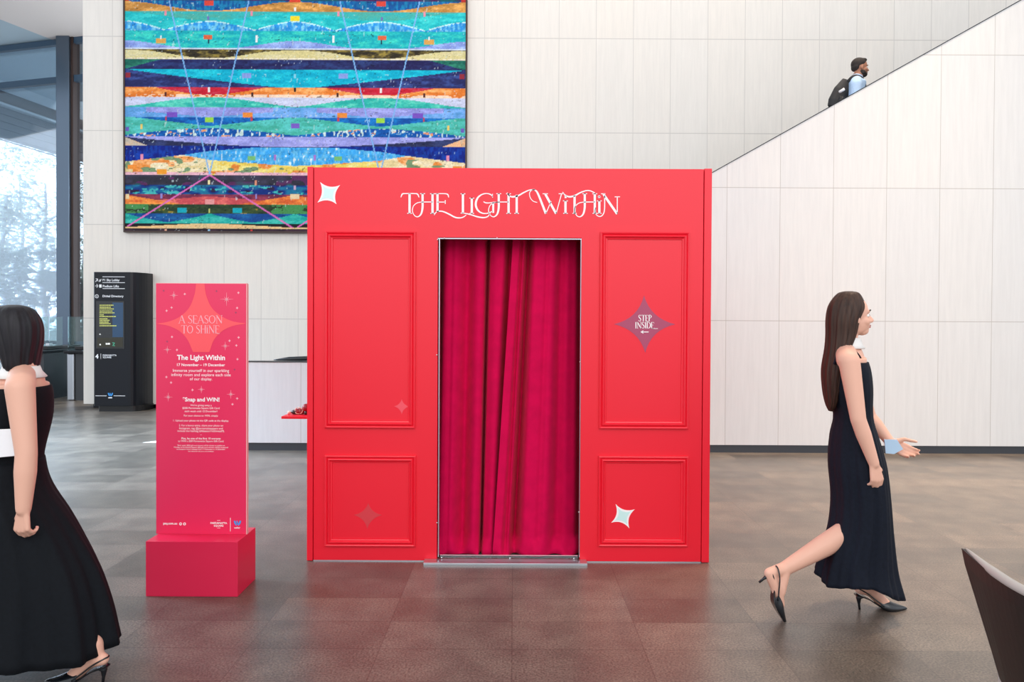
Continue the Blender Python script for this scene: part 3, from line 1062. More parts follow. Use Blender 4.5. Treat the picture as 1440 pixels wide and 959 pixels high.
    R = [(294, 6, 14, 7, (226, 74, 62)), (415, 1.5, 15, 6, (226, 72, 52)), (178, 1, 8, 5, (190, 50, 46)), (292.5, 54, 13, 6, (228, 106, 66)),
         (226.5, 59.5, 15, 7, (228, 172, 88)), (415, 27.5, 13, 7.5, (250, 226, 50)), (347, 107.5, 14, 6.5, (140, 164, 230)), (180, 107, 7, 7, (150, 44, 58)),
         (242.2, 162.5, 14.5, 7, (124, 84, 196)), (348.5, 163, 14, 7, (242, 146, 62)), (294.5, 169.5, 13, 7, (160, 222, 74)), (415.5, 178, 13, 7, (126, 96, 200)),
         (179, 183, 6, 6, (110, 96, 190)), (354, 223.5, 11, 6, (126, 196, 120)), (186, 236, 13, 6, (250, 150, 60)), (227.5, 242.5, 14, 7, (250, 164, 50)),
         (415, 277, 13, 7, (240, 214, 170)), (295, 284.5, 14, 7, (240, 160, 160)), (256, 297, 14, 7, (20, 172, 190)), (334, 297, 14, 7, (20, 172, 190)),
         (179, 277.5, 6, 7, (244, 220, 170)), (233, 20, 4, 7, (240, 150, 170)), (354, 20, 4, 7, (240, 150, 170)), (293.5, 60, 3, 6, (20, 50, 80)),
         (293.8, 128, 3, 7, (250, 240, 240)), (361, 56, 3, 10, (236, 246, 246)), (226.5, 54.5, 3, 5, (230, 246, 246)), (415, 14, 3, 5, (236, 240, 240)),
         (233, 134, 2.4, 6, (90, 40, 40)), (355, 134, 2.4, 6, (70, 40, 40)), (415, 127, 2.6, 6, (40, 30, 30)), (415, 108, 3, 6, (140, 220, 240)),
         (199, 180, 3, 7, (240, 210, 110)), (233.5, 168, 2.5, 6, (200, 70, 80)), (354, 168, 2.5, 6, (200, 70, 80)), (199.5, 222, 3.5, 8, (240, 150, 180)),
         (387, 222, 3.5, 8, (180, 120, 210)), (294, 257.5, 2.6, 6, (250, 236, 180)), (360, 258, 3, 7, (226, 150, 120)), (415, 264, 2.6, 6, (196, 170, 200)),
         (227, 276.5, 3, 7, (150, 140, 210)), (360.5, 276.5, 3, 7, (150, 140, 210)), (294.5, 297.5, 2.6, 6, (200, 210, 120)), (233, 325, 2.6, 4, (240, 180, 150)),
         (294, 325.5, 2.6, 4, (150, 200, 230)), (354, 325, 2.6, 4, (210, 60, 60)), (293, 27, 4, 5, (116, 120, 190))]
    for r in R:
        rect(*r)
    return np.clip(c * 0.97, 0, 255)


YPT = YB - 0.07
pt_l, pt_r = P(176, 200, YPT).x, P(654.5, 150, YPT).x
pt_b, pt_t = P(415, 325.5, YPT).z, P(415, -88, YPT).z
ptg = thing('painting', ((pt_l + pt_r) / 2, YB, pt_b), 'huge blue and teal striped abstract painting on the stone wall', 'painting')
NX, NY = 480, 412
gx = np.linspace(176, 655, NX)
gy = np.linspace(326, -86, NY)
GX, GY = np.meshgrid(gx, gy)
colr = painting_colors(GX, GY) / 255.0
colr = np.where(colr <= 0.04045, colr / 12.92, ((colr + 0.055) / 1.055) ** 2.4)
xs = np.linspace(pt_l, pt_r, NX) - ptg.location.x
zs = np.linspace(pt_b, pt_t, NY) - ptg.location.z
XX, ZZ = np.meshgrid(xs, zs)
co = np.stack([XX, np.full_like(XX, YPT - YB), ZZ], -1).reshape(-1, 3)
me = bpy.data.meshes.new('canvas')
me.vertices.add(NX * NY)
me.vertices.foreach_set('co', co.ravel())
ii = np.arange((NX - 1) * (NY - 1))
r_, c_ = ii // (NX - 1), ii % (NX - 1)
a_ = r_ * NX + c_
quads = np.stack([a_, a_ + 1, a_ + NX + 1, a_ + NX], 1)
me.loops.add(quads.size)
me.loops.foreach_set('vertex_index', quads.ravel())
me.polygons.add(len(quads))
me.polygons.foreach_set('loop_start', np.arange(0, quads.size, 4))
me.update(calc_edges=True)
at = me.color_attributes.new('paint', 'FLOAT_COLOR', 'POINT')
rgba = np.ones((NX * NY, 4), np.float32)
rgba[:, :3] = colr.reshape(-1, 3)
at.data.foreach_set('color', rgba.ravel())
me.validate()
cm = bpy.data.materials.new('acrylic_paint')
cm.use_nodes = True
nt = cm.node_tree
b = nt.nodes['Principled BSDF']
an = nt.nodes.new('ShaderNodeAttribute')
an.attribute_name = 'paint'
tc = nt.nodes.new('ShaderNodeTexCoord')
mp = nt.nodes.new('ShaderNodeMapping')
mp.inputs['Scale'].default_value = (14, 14, 30)
nz = nt.nodes.new('ShaderNodeTexNoise')
nz.inputs['Scale'].default_value = 3.0
nz.inputs['Detail'].default_value = 6
nt.links.new(tc.outputs['Object'], mp.inputs[0])
nt.links.new(mp.outputs[0], nz.inputs['Vector'])
rp = nt.nodes.new('ShaderNodeValToRGB')
rp.color_ramp.elements[0].position = 0.3
rp.color_ramp.elements[0].color = (0.86, 0.86, 0.86, 1)
rp.color_ramp.elements[1].position = 0.7
rp.color_ramp.elements[1].color = (1.1, 1.1, 1.1, 1)
nt.links.new(nz.outputs['Fac'], rp.inputs[0])
nt.links.new(mix_rgb(nt, 1.0, an.outputs['Color'], rp.outputs[0], 'MULTIPLY'), b.inputs['Base Color'])
b.inputs['Roughness'].default_value = 0.6
b.inputs['Specular IOR Level'].default_value = 0.15
me.materials.append(cm)
cv = bpy.data.objects.new('canvas', me)
COL.objects.link(cv)
cv.parent = ptg
fr = MB()
fwid = 0.026
for (x0, x1, z0, z1) in ((pt_l - fwid, pt_l, pt_b - fwid, pt_t + fwid), (pt_r, pt_r + fwid, pt_b - fwid, pt_t + fwid),
                         (pt_l, pt_r, pt_b - fwid, pt_b), (pt_l, pt_r, pt_t, pt_t + fwid)):
    fr.box(x0, x1, YPT - 0.012, YB - 0.001, z0, z1)
fr.build('frame', M['frame_dark'], ptg)

# ------------------------------------------------------------------ directory pillar
YD = PF(160, 579).y
dx0, dxm, dx1 = P(131, 500, YD).x, P(180, 500, YD).x, P(203.5, 500, YD + 0.16).x
dzt = P(160, 382.5, YD).z
dr = thing('directory_pillar', ((dx0 + dx1) / 2, YD + 0.08, 0), 'black directory pillar with lit screen in front of the stone wall', 'directory sign')
back = YB - 0.006
plan = [(dx0, YD + 0.02), (dx0 + 0.02, YD), (dxm, YD)]
for k in range(1, 9):
    a = PI / 2 * k / 8
    plan.append((dxm + math.sin(a) * (dx1 - dxm), YD + (1 - math.cos(a)) * (back - YD) * 0.75))
plan += [(dx1, back), (dx0, back)]
MB().prism_z(plan, 0.09, dzt).build('casing', M['black'], dr, bevel=0.004)
MB().prism_z([(dx0 + 0.06 + (x - dx0) * 0.93, min(y + 0.03, back)) for x, y in plan], 0, 0.09).build('plinth', M['black_rubber'], dr)
dm = lambda px, py: (P(px, py, YD).x, P(px, py, YD).z)


def drect(mb, x0, x1, y0, y1, Y0, Y1):
    a, b = dm(x0, y1), dm(x1, y0)
    mb.box(a[0], b[0], Y0, Y1, a[1], b[1])


mb = MB()
drect(mb, 135.5, 175, 423.5, 490.5, YD - 0.006, YD)
scr = mb.build('screen', M['screen'], dr, bevel=0.003)
mb = MB()
drect(mb, 158.5, 173.4, 425.5, 474, YD - 0.0075, YD - 0.006)
mb.build('screen_picture', M['scr_blue'], scr)
mb = MB()
drect(mb, 137, 173, 475, 488, YD - 0.0075, YD - 0.006)
mb.build('screen_picture', M['scr_olive'], scr)
for (y, w) in ((429.3, 20), (432, 16), (434.5, 20), (437.5, 18), (440, 21), (442.8, 6), (445.2, 23), (448.4, 11.5), (450.6, 14), (453, 13), (455.3, 16), (458.2, 24)):
    mb = MB()
    x = 140.4
    while x < 140.4 + w:
        q = random.uniform(1.0, 3.4)
        drect(mb, x, min(x + q, 140.4 + w), y - 0.75, y + 0.55, YD - 0.009, YD - 0.0078)
        x += q + 0.35
    ls = mb.build('listing_line', M['scr_text'], scr)
for (x0_, x1_, y0_, y1_) in [(140.2, 141.8, 469.2, 470.8), (140.4, 142.2, 483.6, 485.4)] + [(q, q + 1.1, 482.2, 484.6) for q in (149.2, 150.8, 152.4, 153.8)]:
    mb = MB()
    drect(mb, x0_, x1_, y0_, y1_, YD - 0.009, YD - 0.0078)
    mb.build('screen_icon', M['scr_white'], scr)
mb = MB()
ribbon(mb, [(158.5, 482), (161.5, 482), (159, 486), (162, 486)], 1.1, YD - 0.009, YD - 0.0078, dm)
mb.build('screen_icon', M['scr_green'], scr)


def dtext(s, x0, x1, y, h=None, bold=0.02):
    a, b = dm(x0, y), dm(x1, y)
    return text_part('lettering', s, ((a[0] + b[0]) / 2, a[1]), b[0] - a[0], M['sign_white'], dr, YD - 0.002, bold=bold)


dtext('P1 Sky Lobby', 144.4, 168.2, 394.2)
dtext('Podium Lifts', 144.6, 167.3, 402.4)
dtext('Digital Directory', 144.4, 173.8, 416.8)
dtext('4', 134.2, 138.6, 501, bold=0.05)
dtext('PARRAMATTA', 144.6, 164.0, 499.5)
dtext('SQUARE', 144.6, 156.6, 502.6)
for (x0_, x1_, y0_, y1_) in [(144.2, 175.5, y - 0.3, y + 0.3) for y in (389.3, 397.4, 405.8)] + [(141.6, 142.1, 497.2, 504.6), (134.2, 150, 556.3, 556.9), (160, 176, 556.3, 556.9)]:
    mb = MB()
    drect(mb, x0_, x1_, y0_, y1_, YD - 0.002, YD)
    mb.build('ruled_line', M['sign_white'], dr)


def pict(strokes):
    mb = MB()
    for pts, w in strokes:
        ribbon(mb, pts, w, YD - 0.002, YD, dm)
    return mb.build('pictogram', M['sign_white'], dr)


pict([([(134.4, 396.4), (137.4, 392)], 0.8), ([(134.6, 392), (137.5, 392), (137.5, 395.5)], 0.8)])
pict([([(134, 402), (137.8, 402)], 0.8), ([(136, 399.6), (137.9, 402), (136, 404.4)], 0.8)])
pict([([(139.4, 396.4), (140.6, 392.8)], 0.7), ([(140.2, 394.6), (141.8, 394.2)], 0.5), ([(141, 396), (142.4, 392.4)], 0.7)])
pict([([(139.6, 402.2), (143, 402.2)], 4.4)])
pict([([(136.2 + 2.3 * math.cos(a * 0.3142), 416.6 + 2.3 * math.sin(a * 0.3142)) for a in range(21)], 0.65)])
pict([([(136.2, 415.8), (136.2, 417.6)], 0.8)])


def logo_w(mb, cx, cy, s, y0, y1, mapf):
    """a W made of two leaning strokes pairs"""
    ribbon(mb, [(cx - 1.0 * s, cy - 0.7 * s), (cx - 0.75 * s, cy + 0.1 * s), (cx - 0.42 * s, cy + 0.7 * s), (cx - 0.1 * s, cy + 0.1 * s)], [0.5 * s, 0.6 * s, 0.5 * s, 0.2 * s], y0, y1, mapf)
    ribbon(mb, [(cx - 0.2 * s, cy - 0.7 * s), (cx, cy + 0.1 * s), (cx + 0.36 * s, cy + 0.7 * s), (cx + 0.75 * s, cy + 0.1 * s), (cx + 1.0 * s, cy - 0.7 * s)], [0.3 * s, 0.5 * s, 0.5 * s, 0.6 * s, 0.5 * s], y0, y1, mapf)


mb = MB()
logo_w(mb, 155.3, 554.6, 2.9, YD - 0.002, YD, dm)
mb.build('emblem', M['logo_blue'], dr)
mb = MB()
drect(mb, 152.4, 157.8, 558.6, 560, YD - 0.002, YD)
mb.build('emblem_line', M['sign_white'], dr)

# tactile studs by the escalator entry
a, b2 = PF(202, 622.5), PF(290, 613.5)
tm = thing('tactile_strip', (a.x, a.y, 0), 'pale strip of raised warning studs on the floor left of the sign', 'tactile paving')
mb = MB()
ta = PF(201, 622.6)
mb.prism_z([(ta.x, ta.y), (ta.x + 0.55, ta.y), (ta.x + 0.55, ta.y + 0.45), (ta.x + 0.36, ta.y + 0.45)], 0.0, 0.004)
mb.build('backing', M['tactile'], tm)
for i in range(6):
    for j in range(6):
        x, y = ta.x + 0.1 + i * 0.066, ta.y + 0.05 + j * 0.066
        if x < ta.x + 0.08 + j * 0.066:
            continue
        MB().tube([(x, y, 0.004), (x, y, 0.009)], [0.018, 0.012], 8).build('stud', M['steel'], tm)

# ------------------------------------------------------------------ BOOTH
YBF = PF(720, 790).y
bx0, bxl, bxr, bx1 = P(432, 500, YBF).x, P(440.2, 500, YBF).x, P(988.6, 500, YBF).x, P(999.2, 500, YBF).x
bH = P(717, 236.5, YBF).z
BD = 2.45
booth = thing('photo_booth', ((bx0 + bx1) / 2, YBF, 0), 'large red walk-in booth with white lettering and a curtained doorway', 'booth')
bmx = lambda px, py: (P(px, py, YBF).x, P(px, py, YBF).z)
dl, drr = P(615, 560, YBF).x, P(816.5, 560, YBF).x
dh = P(717, 334.5, YBF).z
e = 0.004
MB().prism([(bxl + e, 0.006), (dl, 0.006), (dl, dh), (drr, dh), (drr, 0.006), (bxr - e, 0.006), (bxr - e, bH), (bxl + e, bH)], YBF, YBF + 0.05).build('front_panel', M['red'], booth, bevel=0.0015)
MB().box(bx0, bxl, YBF - 0.004, YBF + BD, 0.002, bH + 0.003).build('side_panel', M['red'], booth, bevel=0.003)
MB().box(bxr, bx1, YBF - 0.004, YBF + BD, 0.002, bH + 0.003).build('side_panel', M['red'], booth, bevel=0.003)
MB().box(bxl, bxr, YBF + BD - 0.05, YBF + BD, 0.006, bH).build('back_panel', M['red'], booth)
MB().box(bxl, bxr, YBF + 0.05, YBF + BD - 0.05, bH - 0.05, bH).build('roof_panel', M['red'], booth)
for (xa, xb) in ((bxl + e, dl), (drr, bxr - e)):
    MB().box(xa, xb, YBF - 0.002, YBF + 0.04, 0.0, 0.006).build('base_strip', M['alu'], booth)


def moulding(ox0, oy0, ox1, oy1):
    a, b_ = bmx(ox0, oy1), bmx(ox1, oy0)
    prof = [(0, 0), (0, 0.016), (0.006, 0.019), (0.012, 0.016), (0.016, 0.010), (0.020, 0.016), (0.027, 0.020), (0.033, 0.014), (0.036, 0.008), (0.044, 0.006), (0.046, 0)]
    rings = []
    for d, h in prof:
        rings.append([(a[0] + d, YBF - h, a[1] + d), (b_[0] - d, YBF - h, a[1] + d), (b_[0] - d, YBF - h, b_[1] - d), (a[0] + d, YBF - h, b_[1] - d)])
    m_ = MB()
    m_.loft(rings, False, False)
    m_.build('panel_moulding', M['red_trim'], booth)


moulding(457.5, 326, 585, 601.5)
moulding(457, 640.5, 585, 767.5)
moulding(842.2, 327, 969.5, 602.5)
moulding(840.8, 641.5, 967.8, 767.5)
# doorway edging
MB().box(dl + 0.008, dl + 0.012, YBF - 0.003, YBF + 0.045, 0.03, dh - 0.004).build('door_edging', M['alu'], booth)
MB().box(drr - 0.004, drr - 0.001, YBF + 0.002, YBF + 0.045, 0.03, dh - 0.004).build('door_edging', M['steel'], booth)
MB().box(dl, drr, YBF + 0.0, YBF + 0.045, dh - 0.008, dh - 0.003).build('door_edging', M['steel'], booth)
# threshold ramp
tx0, tx1 = P(596, 790, YBF - 0.05).x, P(825.5, 790, YBF - 0.05).x
yf = PF(710, 795.5).y
sec = [(yf, 0.0), (yf, 0.014), (yf + 0.010, 0.017), (YBF - 0.003, 0.018), (YBF - 0.003, 0.0)]
MB().loft([[(tx0, y, z) for y, z in sec], [(tx1, y, z) for y, z in sec]]).build('threshold', M['alu'], booth, bevel=0.001)
# clear kick plate with screws
kz = P(715, 781.5, YBF).z
kick = MB().box(dl + 0.02, drr - 0.012, YBF + 0.004, YBF + 0.008, 0.019, kz).build('kick_plate', M['clear'], booth)
MB().box(dl + 0.02, drr - 0.012, YBF + 0.003, YBF + 0.009, kz, kz + 0.0025).build('plate_edge', M['pink_print'], kick)
for px, py in ((621, 784), (717, 785), (807, 785.5)):
    c = P(px, py, YBF)
    MB().ellipsoid((c.x, YBF + 0.002, c.z), 0.0048, 0.003, 0.0048, 10, 6).build('screw', M['screw'], kick, smooth=True)
for px, py in ((615.5, 337), (614.3, 499), (614.5, 735), (815.6, 509), (814, 720), (625, 335), (699, 334.5)):
    c = P(px, py, YBF)
    MB().ellipsoid((c.x, YBF - 0.002, c.z), 0.004, 0.003, 0.004, 8, 6).build('screw', M['screw'], booth, smooth=True)

# decals
def decal(name, poly, m, Y0, thick=0.0012, label=None):
    o = MB().prism([bmx(p[0], p[1]) for p in poly], Y0 - thick, Y0).build(name, m, booth)
    if label:
        o['label'] = label
    return o


YS = YBF - 0.0002
s1 = star4([(450.2, 256), (478.4, 260.3), (473.4, 287.3), (446.4, 285)], 0.34)
decal('star_decal', s1, M['white_print'], YS, label='pale star at the upper left corner')
decal('star_decal', scaled(s1, 0.70), M['mint'], YS - 0.0013)
s2 = star4([(865.6, 708.6), (892.7, 716.1), (885, 742.9), (859.2, 735)], 0.30)
decal('star_decal', s2, M['white_print'], YS, label='pale star on the lower right panel')
decal('star_decal', scaled(s2, 0.70), M['mint'], YS - 0.0013)
decal('star_decal', star4([(565, 561), (575.5, 571.7), (565, 582.5), (554, 571.3)], 0.36), M['faint'], YS)
decal('star_decal', star4([(518, 707), (537.5, 724), (516.5, 743.5), (497.5, 724)], 0.36), M['rose'], YS)
decal('star_decal', star4([(905.6, 415.5), (949.5, 456), (907.3, 496), (863.5, 455.8)], 0.36), M['mauve'], YS, label='mauve star reading STEP INSIDE')
mb = MB()
stroke_text(mb, 'STEP', 907, 447.3, 19, 8.6, YS - 0.0028, YS - 0.0014, bmx, 1.1)
stroke_text(mb, 'INSIDE', 906.5, 457.3, 27, 8.6, YS - 0.0028, YS - 0.0014, bmx, 1.1)
ribbon(mb, [(916, 461), (920, 462.2), (925, 462)], 0.6, YS - 0.0028, YS - 0.0014, bmx)
ribbon(mb, [(912, 466.8), (903.5, 466.8)], 1.1, YS - 0.0028, YS - 0.0014, bmx)
mb.prism([bmx(900.5, 466.8), bmx(904.6, 464.4), bmx(904.6, 469.2)], YS - 0.0028, YS - 0.0014)
mb.build('lettering', M['white_print'], booth)

ti = MB()
tS = lambda pts, w, sm=True: ribbon(ti, smooth_pts(pts, 6) if sm and len(pts) > 2 else pts, w, YS - 0.0014, YS, bmx)


def stem(x, y0, y1, w=3.1, top=True, bot=True):
    tS([(x, y0), (x, y1)], w)
    if top:
        tS([(x - 3.4, y0 + 0.5), (x + 3.4, y0 + 0.5)], 1.1)
    if bot:
        tS([(x - 3.2, y1 - 0.4), (x + 3.2, y1 - 0.4)], 1.1)


def loop_h(xl, xr, lx):
    tS([(xl, 272), (xl, 284), (xl - 0.2, 293), (xl - 2.2, 301), (xl - 6.5, 304.8), (xl - 11, 303.4), (xl - 14.2, 297.5), (xl - 13.2, 290.5), (xl - 8.8, 286), (xl - 3, 284.4), (xl + 4, 284.1), (xr, 284.1)],
       [3.0, 3.0, 2.8, 2.2, 1.4, 1.1, 1.1, 1.1, 1.2, 1.2, 1.3, 1.3])
    tS([(xl - 3.4, 272.4), (xl + 3.4, 272.4)], 1.1)
    if xr - xl > 2:
        stem(xr, 272, 300.5)


tS([(563.8, 277.5), (565.8, 273), (570, 272.3), (584, 272.3), (587.5, 273.4), (589.3, 277.6)], [1.0, 1.8, 1.3, 1.3, 1.8, 1.0])
stem(576, 272, 300.5, top=False)
loop_h(594.3, 608.3, 0)
tS([(615.3, 272), (615.3, 298)], 3.1)
tS([(612, 272.4), (622, 272.3), (627.5, 272.6), (630, 274), (631, 277.6)], [1.1, 1.2, 1.3, 1.8, 1.0])
tS([(615, 284.2), (626, 284.2)], 1.2)
tS([(626.2, 281.4), (626.2, 286.8)], 1.2)
tS([(610.6, 302.6), (613.6, 298.2), (618, 297.0), (624, 297.8), (632, 301.4), (640, 305.6), (647, 306.4), (652, 305), (655.8, 302)], [0.8, 1.3, 1.6, 1.8, 2.0, 2.0, 1.7, 1.3, 0.8])
stem(651, 272, 300, bot=False)
tS([(647.8, 299.7), (655, 300.2), (663, 302.2), (672, 305), (680, 306), (686, 304.4), (689.5, 300)], [1.2, 1.4, 1.6, 2.0, 1.8, 1.4, 0.9])
stem(663.5, 278.2, 300.5)
tS([(692.8, 276.5), (690, 273.6), (684.5, 272.2), (678, 273.4), (672, 278), (669.2, 285), (669.8, 291.5), (673.5, 297.2), (680, 300.2), (687, 299.6), (693, 297)], [1.0, 1.6, 1.2, 1.6, 2.4, 2.9, 2.8, 2.2, 1.5, 1.3, 1.2])
tS([(692.6, 272.6), (692.6, 278)], 1.0)
tS([(680, 283.6), (683, 285.2), (688, 285.4), (694, 284.4), (701, 284.1)], [1.2, 1.5, 1.3, 1.2, 1.1])
tS([(693.6, 284.6), (693.6, 299.4)], 2.7)
loop_h(701.4, 715.2, 0)
tS([(713, 271), (717, 275.8), (722, 276.8), (729, 275), (737, 270.6), (745, 267.2), (752.5, 266.6)], [1.0, 1.8, 2.4, 2.2, 1.8, 1.4, 1.4])
stem(726.6, 274, 300.5, top=False)
tS([(752.5, 266.6), (747.5, 267.6), (744.6, 272), (746, 278.5), (750, 283), (755.5, 284.8)], [1.3, 1.1, 1.0, 1.0, 1.0, 0.8])
tS([(751.5, 266.8), (756.5, 272.5), (767.6, 300.5)], [1.4, 2.6, 3.2])
tS([(767.6, 300.3), (775, 283)], 1.1)
tS([(766.8, 273), (782, 300.5)], 3.1)
tS([(782, 300.3), (789.5, 273)], 1.2)
tS([(763, 272.5), (770.6, 272.5)], 1.1)
tS([(785.6, 272.5), (793, 272.5)], 1.1)
stem(795.2, 282, 300.5)
tS([(795.4, 275.2), (795.4, 278.6)], 2.6)
tS([(791, 270), (795, 274.6), (801, 276.8), (808, 275.2), (816, 271), (824, 268.2), (830, 268.4), (836.5, 271.4)], [1.0, 1.6, 2.3, 2.2, 1.8, 1.4, 1.4, 1.4])
tS([(808, 275), (808, 300.5)], 3.1)
tS([(805, 300.1), (811, 300.1)], 1.1)
loop_h(822.3, 836.4, 0)
stem(842.8, 282, 300.5)
tS([(842.6, 275), (842.6, 278.4)], 2.6)
tS([(840.6, 276.7), (844.6, 276.7)], 1.0)
tS([(850.2, 275), (850.2, 292), (848.6, 300.5), (844.4, 304.4), (839.6, 303), (836.8, 298), (837.6, 292)], [1.4, 1.4, 1.4, 1.3, 1.1, 1.0, 0.9])
tS([(848.4, 273), (867.8, 300.8)], 3.2)
tS([(868, 277), (868, 300.5)], 1.3)
tS([(864.4, 276.8), (871.8, 276.8)], 1.1)
tS([(845.2, 272.5), (851.2, 272.5)], 1.1)
ti.build('title_lettering', M['white_print'], booth)

# shelf on the left side of the booth
YSH = YBF + 1.0
sh0, sh1 = P(396, 588, YSH), P(431.5, 588, YSH)
shx0 = P(395.5, 588, YSH).x
szt, szb = P(396, 585.5, YSH).z, P(396, 589, YSH).z
shelf = MB().box(shx0, bx0 + 0.001, YSH, YSH + 0.42, szb, szt).build('side_shelf', M['red'], booth, bevel=0.002)
br = MB()
xb_ = P(420, 589, YSH).x
br.prism([(xb_, szb), (bx0, szb), (bx0, szb - 0.10), (bx0 - 0.01, szb - 0.10)], YSH + 0.10, YSH + 0.13)
br.build('bracket', M['red'], shelf)


def sweet(px, py, Y, r, m, m2, lab, cat, kind):
    c = P(px, py, Y)
    t = thing(kind, (c.x, Y, szt), lab, cat, 'ornaments on the side shelf')
    return c, t


c, t = sweet(430.5, 569.5, YSH + 0.10, 0.02, None, None, 'round deep red bauble at the booth end of the red shelf', 'bauble', 'bauble')
MB().ellipsoid((c.x, YSH + 0.10, szt + 0.055), 0.03, 0.03, 0.03, 18, 12).build('ball', M['deco_red'], t, smooth=True)
MB().tube([(c.x, YSH + 0.10, szt), (c.x, YSH + 0.10, szt + 0.03)], 0.014, 10).build('stand', M['deco_dark'], t, smooth=True)
c, t = sweet(413.5, 578, YSH + 0.12, 0.02, None, None, 'dark wrapped sweet with pale end at the outer end of the red shelf', 'sweet', 'wrapped_sweet')
MB().ellipsoid((c.x + 0.01, YSH + 0.12, szt + 0.018), 0.034, 0.02, 0.018, 16, 10).build('wrapper', M['deco_dark'], t, smooth=True)
MB().tube([(c.x - 0.022, YSH + 0.12, szt + 0.016), (c.x - 0.045, YSH + 0.12, szt + 0.012)], [0.006, 0.014], 10).build('twist', M['deco_cream'], t, smooth=True)
c, t = sweet(422, 578, YSH + 0.14, 0.02, None, None, 'red gift bow with cream curled ribbon in the middle of the red shelf', 'bow', 'ribbon_bow')
for k in range(6):
    a = k * PI / 3
    MB().ellipsoid((c.x + 0.024 * math.cos(a), YSH + 0.14 + 0.024 * math.sin(a), szt + 0.022), 0.021, 0.021, 0.020, 12, 8).build('bow_loop', M['deco_red'], t, smooth=True)
for k in range(4):
    a0 = k * PI / 2 + 0.4
    MB().tube([(c.x + 0.030 * math.cos(a0 + q * 0.35), YSH + 0.105 - 0.004 * math.sin(q), szt + 0.030 + 0.024 * math.sin(a0 + q * 0.35)) for q in range(5)], 0.0035, 6).build('ribbon_curl', M['deco_cream'], t, smooth=True)

# ------------------------------------------------------------------ curtains
YCU = YBF + 0.17


def curtain(name, lab, ttop, tbot, ridge_fn, ybase):
    """ttop/tbot: (left px, right px) at the top and bottom; ridge_fn(px at reference) -> forward offset in m"""
    t = thing(name, (P((ttop[0] + ttop[1]) / 2, 560, YCU).x, ybase, 0), lab, 'curtain', 'booth doorway curtains')
    nx, nz = 220, 90
    ztop = dh + 0.06
    verts, faces = [], []
    zbot = 0.010
    for j in range(nz + 1):
        v = j / nz
        z = ztop + (zbot - ztop) * v
        l = ttop[0] + (tbot[0] - ttop[0]) * v
        r = ttop[1] + (tbot[1] - ttop[1]) * v
        xl_, xr_ = P(l, 560, YCU).x, P(r, 560, YCU).x
        for i in range(nx + 1):
            u = i / nx
            x = xl_ + (xr_ - xl_) * u
            pxr = ttop[0] + (ttop[1] - ttop[0]) * u
            amp = 0.75 + 0.35 * v
            f = ridge_fn(u, v)
            wr = 0.004 * math.sin(u * 17 + v * 6) * v
            # hem gathers on the floor and pushes forward
            pud = max(0.0, (v - 0.955) / 0.045)
            gat = 0.5 + 0.5 * math.sin(u * 19 + 5 * ttop[0])
            f2 = f * amp * (1 - 0.6 * pud) + wr + pud * (0.10 + 0.035 * gat)
            zz = z + 0.018 * math.sin(PI * min(1.0, pud)) * math.sin(u * 27 + 1.0)
            verts.append((x, ybase - f2, max(zz, 0.006)))
    n = nx + 1
    for j in range(nz):
        for i in range(nx):
            faces.append((j * n + i, (j + 1) * n + i, (j + 1) * n + i + 1, j * n + i + 1))
    o = MB().add(verts, faces).build('drape', M['curtain'], t, smooth=True)
    so = o.modifiers.new('thick', 'SOLIDIFY')
    so.thickness = 0.003
    return t


def folds(valleys, D=0.10):
    """valleys: list of (u, half width, depth share, widening towards the hem)"""
    def fn(u, v):
        s = 1.0
        for c, w, d, g_ in valleys:
            ww = w * (1 + g_ * v)
            s -= d * math.exp(-((u - c) / ww) ** 2)
        return D * s
    return fn


curtain('curtain', 'left magenta velvet curtain in the booth doorway', (616, 724), (611, 713),
        folds([(0.0, 0.06, 1.0, -0.4), (0.38, 0.085, 0.75, 0.1), (0.645, 0.022, 1.15, -0.3), (0.66, 0.06, 0.3, 0.4), (0.93, 0.04, 1.1, 1.2), (0.18, 0.03, 0.08, 0)], 0.13), YCU + 0.10)
curtain('curtain', 'right magenta velvet curtain overlapping the left one in the booth doorway', (721, 818), (694, 820),
        folds([(0.13, 0.02, 0.35, 0.5), (0.235, 0.045, 1.2, 0.2), (0.70, 0.07, 0.55, 0.2), (0.88, 0.13, 0.62, 0.0), (1.0, 0.06, 0.9, 0), (0.50, 0.03, 0.10, 0.3)], 0.13), YCU + 0.085)
rod = MB().tube([(bxl, YCU + 0.04, dh + 0.08), (bxr, YCU + 0.04, dh + 0.08)], 0.012, 10)
rod.build('curtain_rod', M['black'], booth, smooth=True)

# ------------------------------------------------------------------ TOTEM SIGN
YT0 = PF(270, 839).y
YT1 = PF(361, 814).y
tx0_, tx1_ = PF(204.5, 839).x, PF(334.5, 839).x
tzt = P(270, 761.5, YT0).z
YTP = YT0 + (YT1 - YT0) * 0.50
tot = thing('totem_sign', ((tx0_ + tx1_) / 2, (YT0 + YT1) / 2, 0), 'tall crimson event sign slotted into a red block, left of the booth', 'sign')
MB().box(tx0_, tx1_, YT0, YT1, 0.0, tzt).build('base_block', M['totem_base'], tot, bevel=0.002)
pl, pr = P(219.5, 560, YTP).x, P(346.3, 560, YTP).x
pzt = P(283, 398.8, YTP).z
panel = MB().box(pl, pr, YTP, YTP + 0.022, tzt + 0.0005, pzt).build('panel', M['totem'], tot)
MB().box(pr, pr + 0.004, YTP - 0.001, YTP + 0.023, tzt - 0.09, pzt).build('panel_edge', M['edge'], panel)
MB().box(pl, pr, YTP + 0.0005, YTP + 0.0215, pzt, pzt + 0.003).build('panel_edge', M['edge'], panel)
tmx = lambda px, py: (P(px, py, YTP).x, P(px, py, YTP).z)
YG = YTP - 0.0002
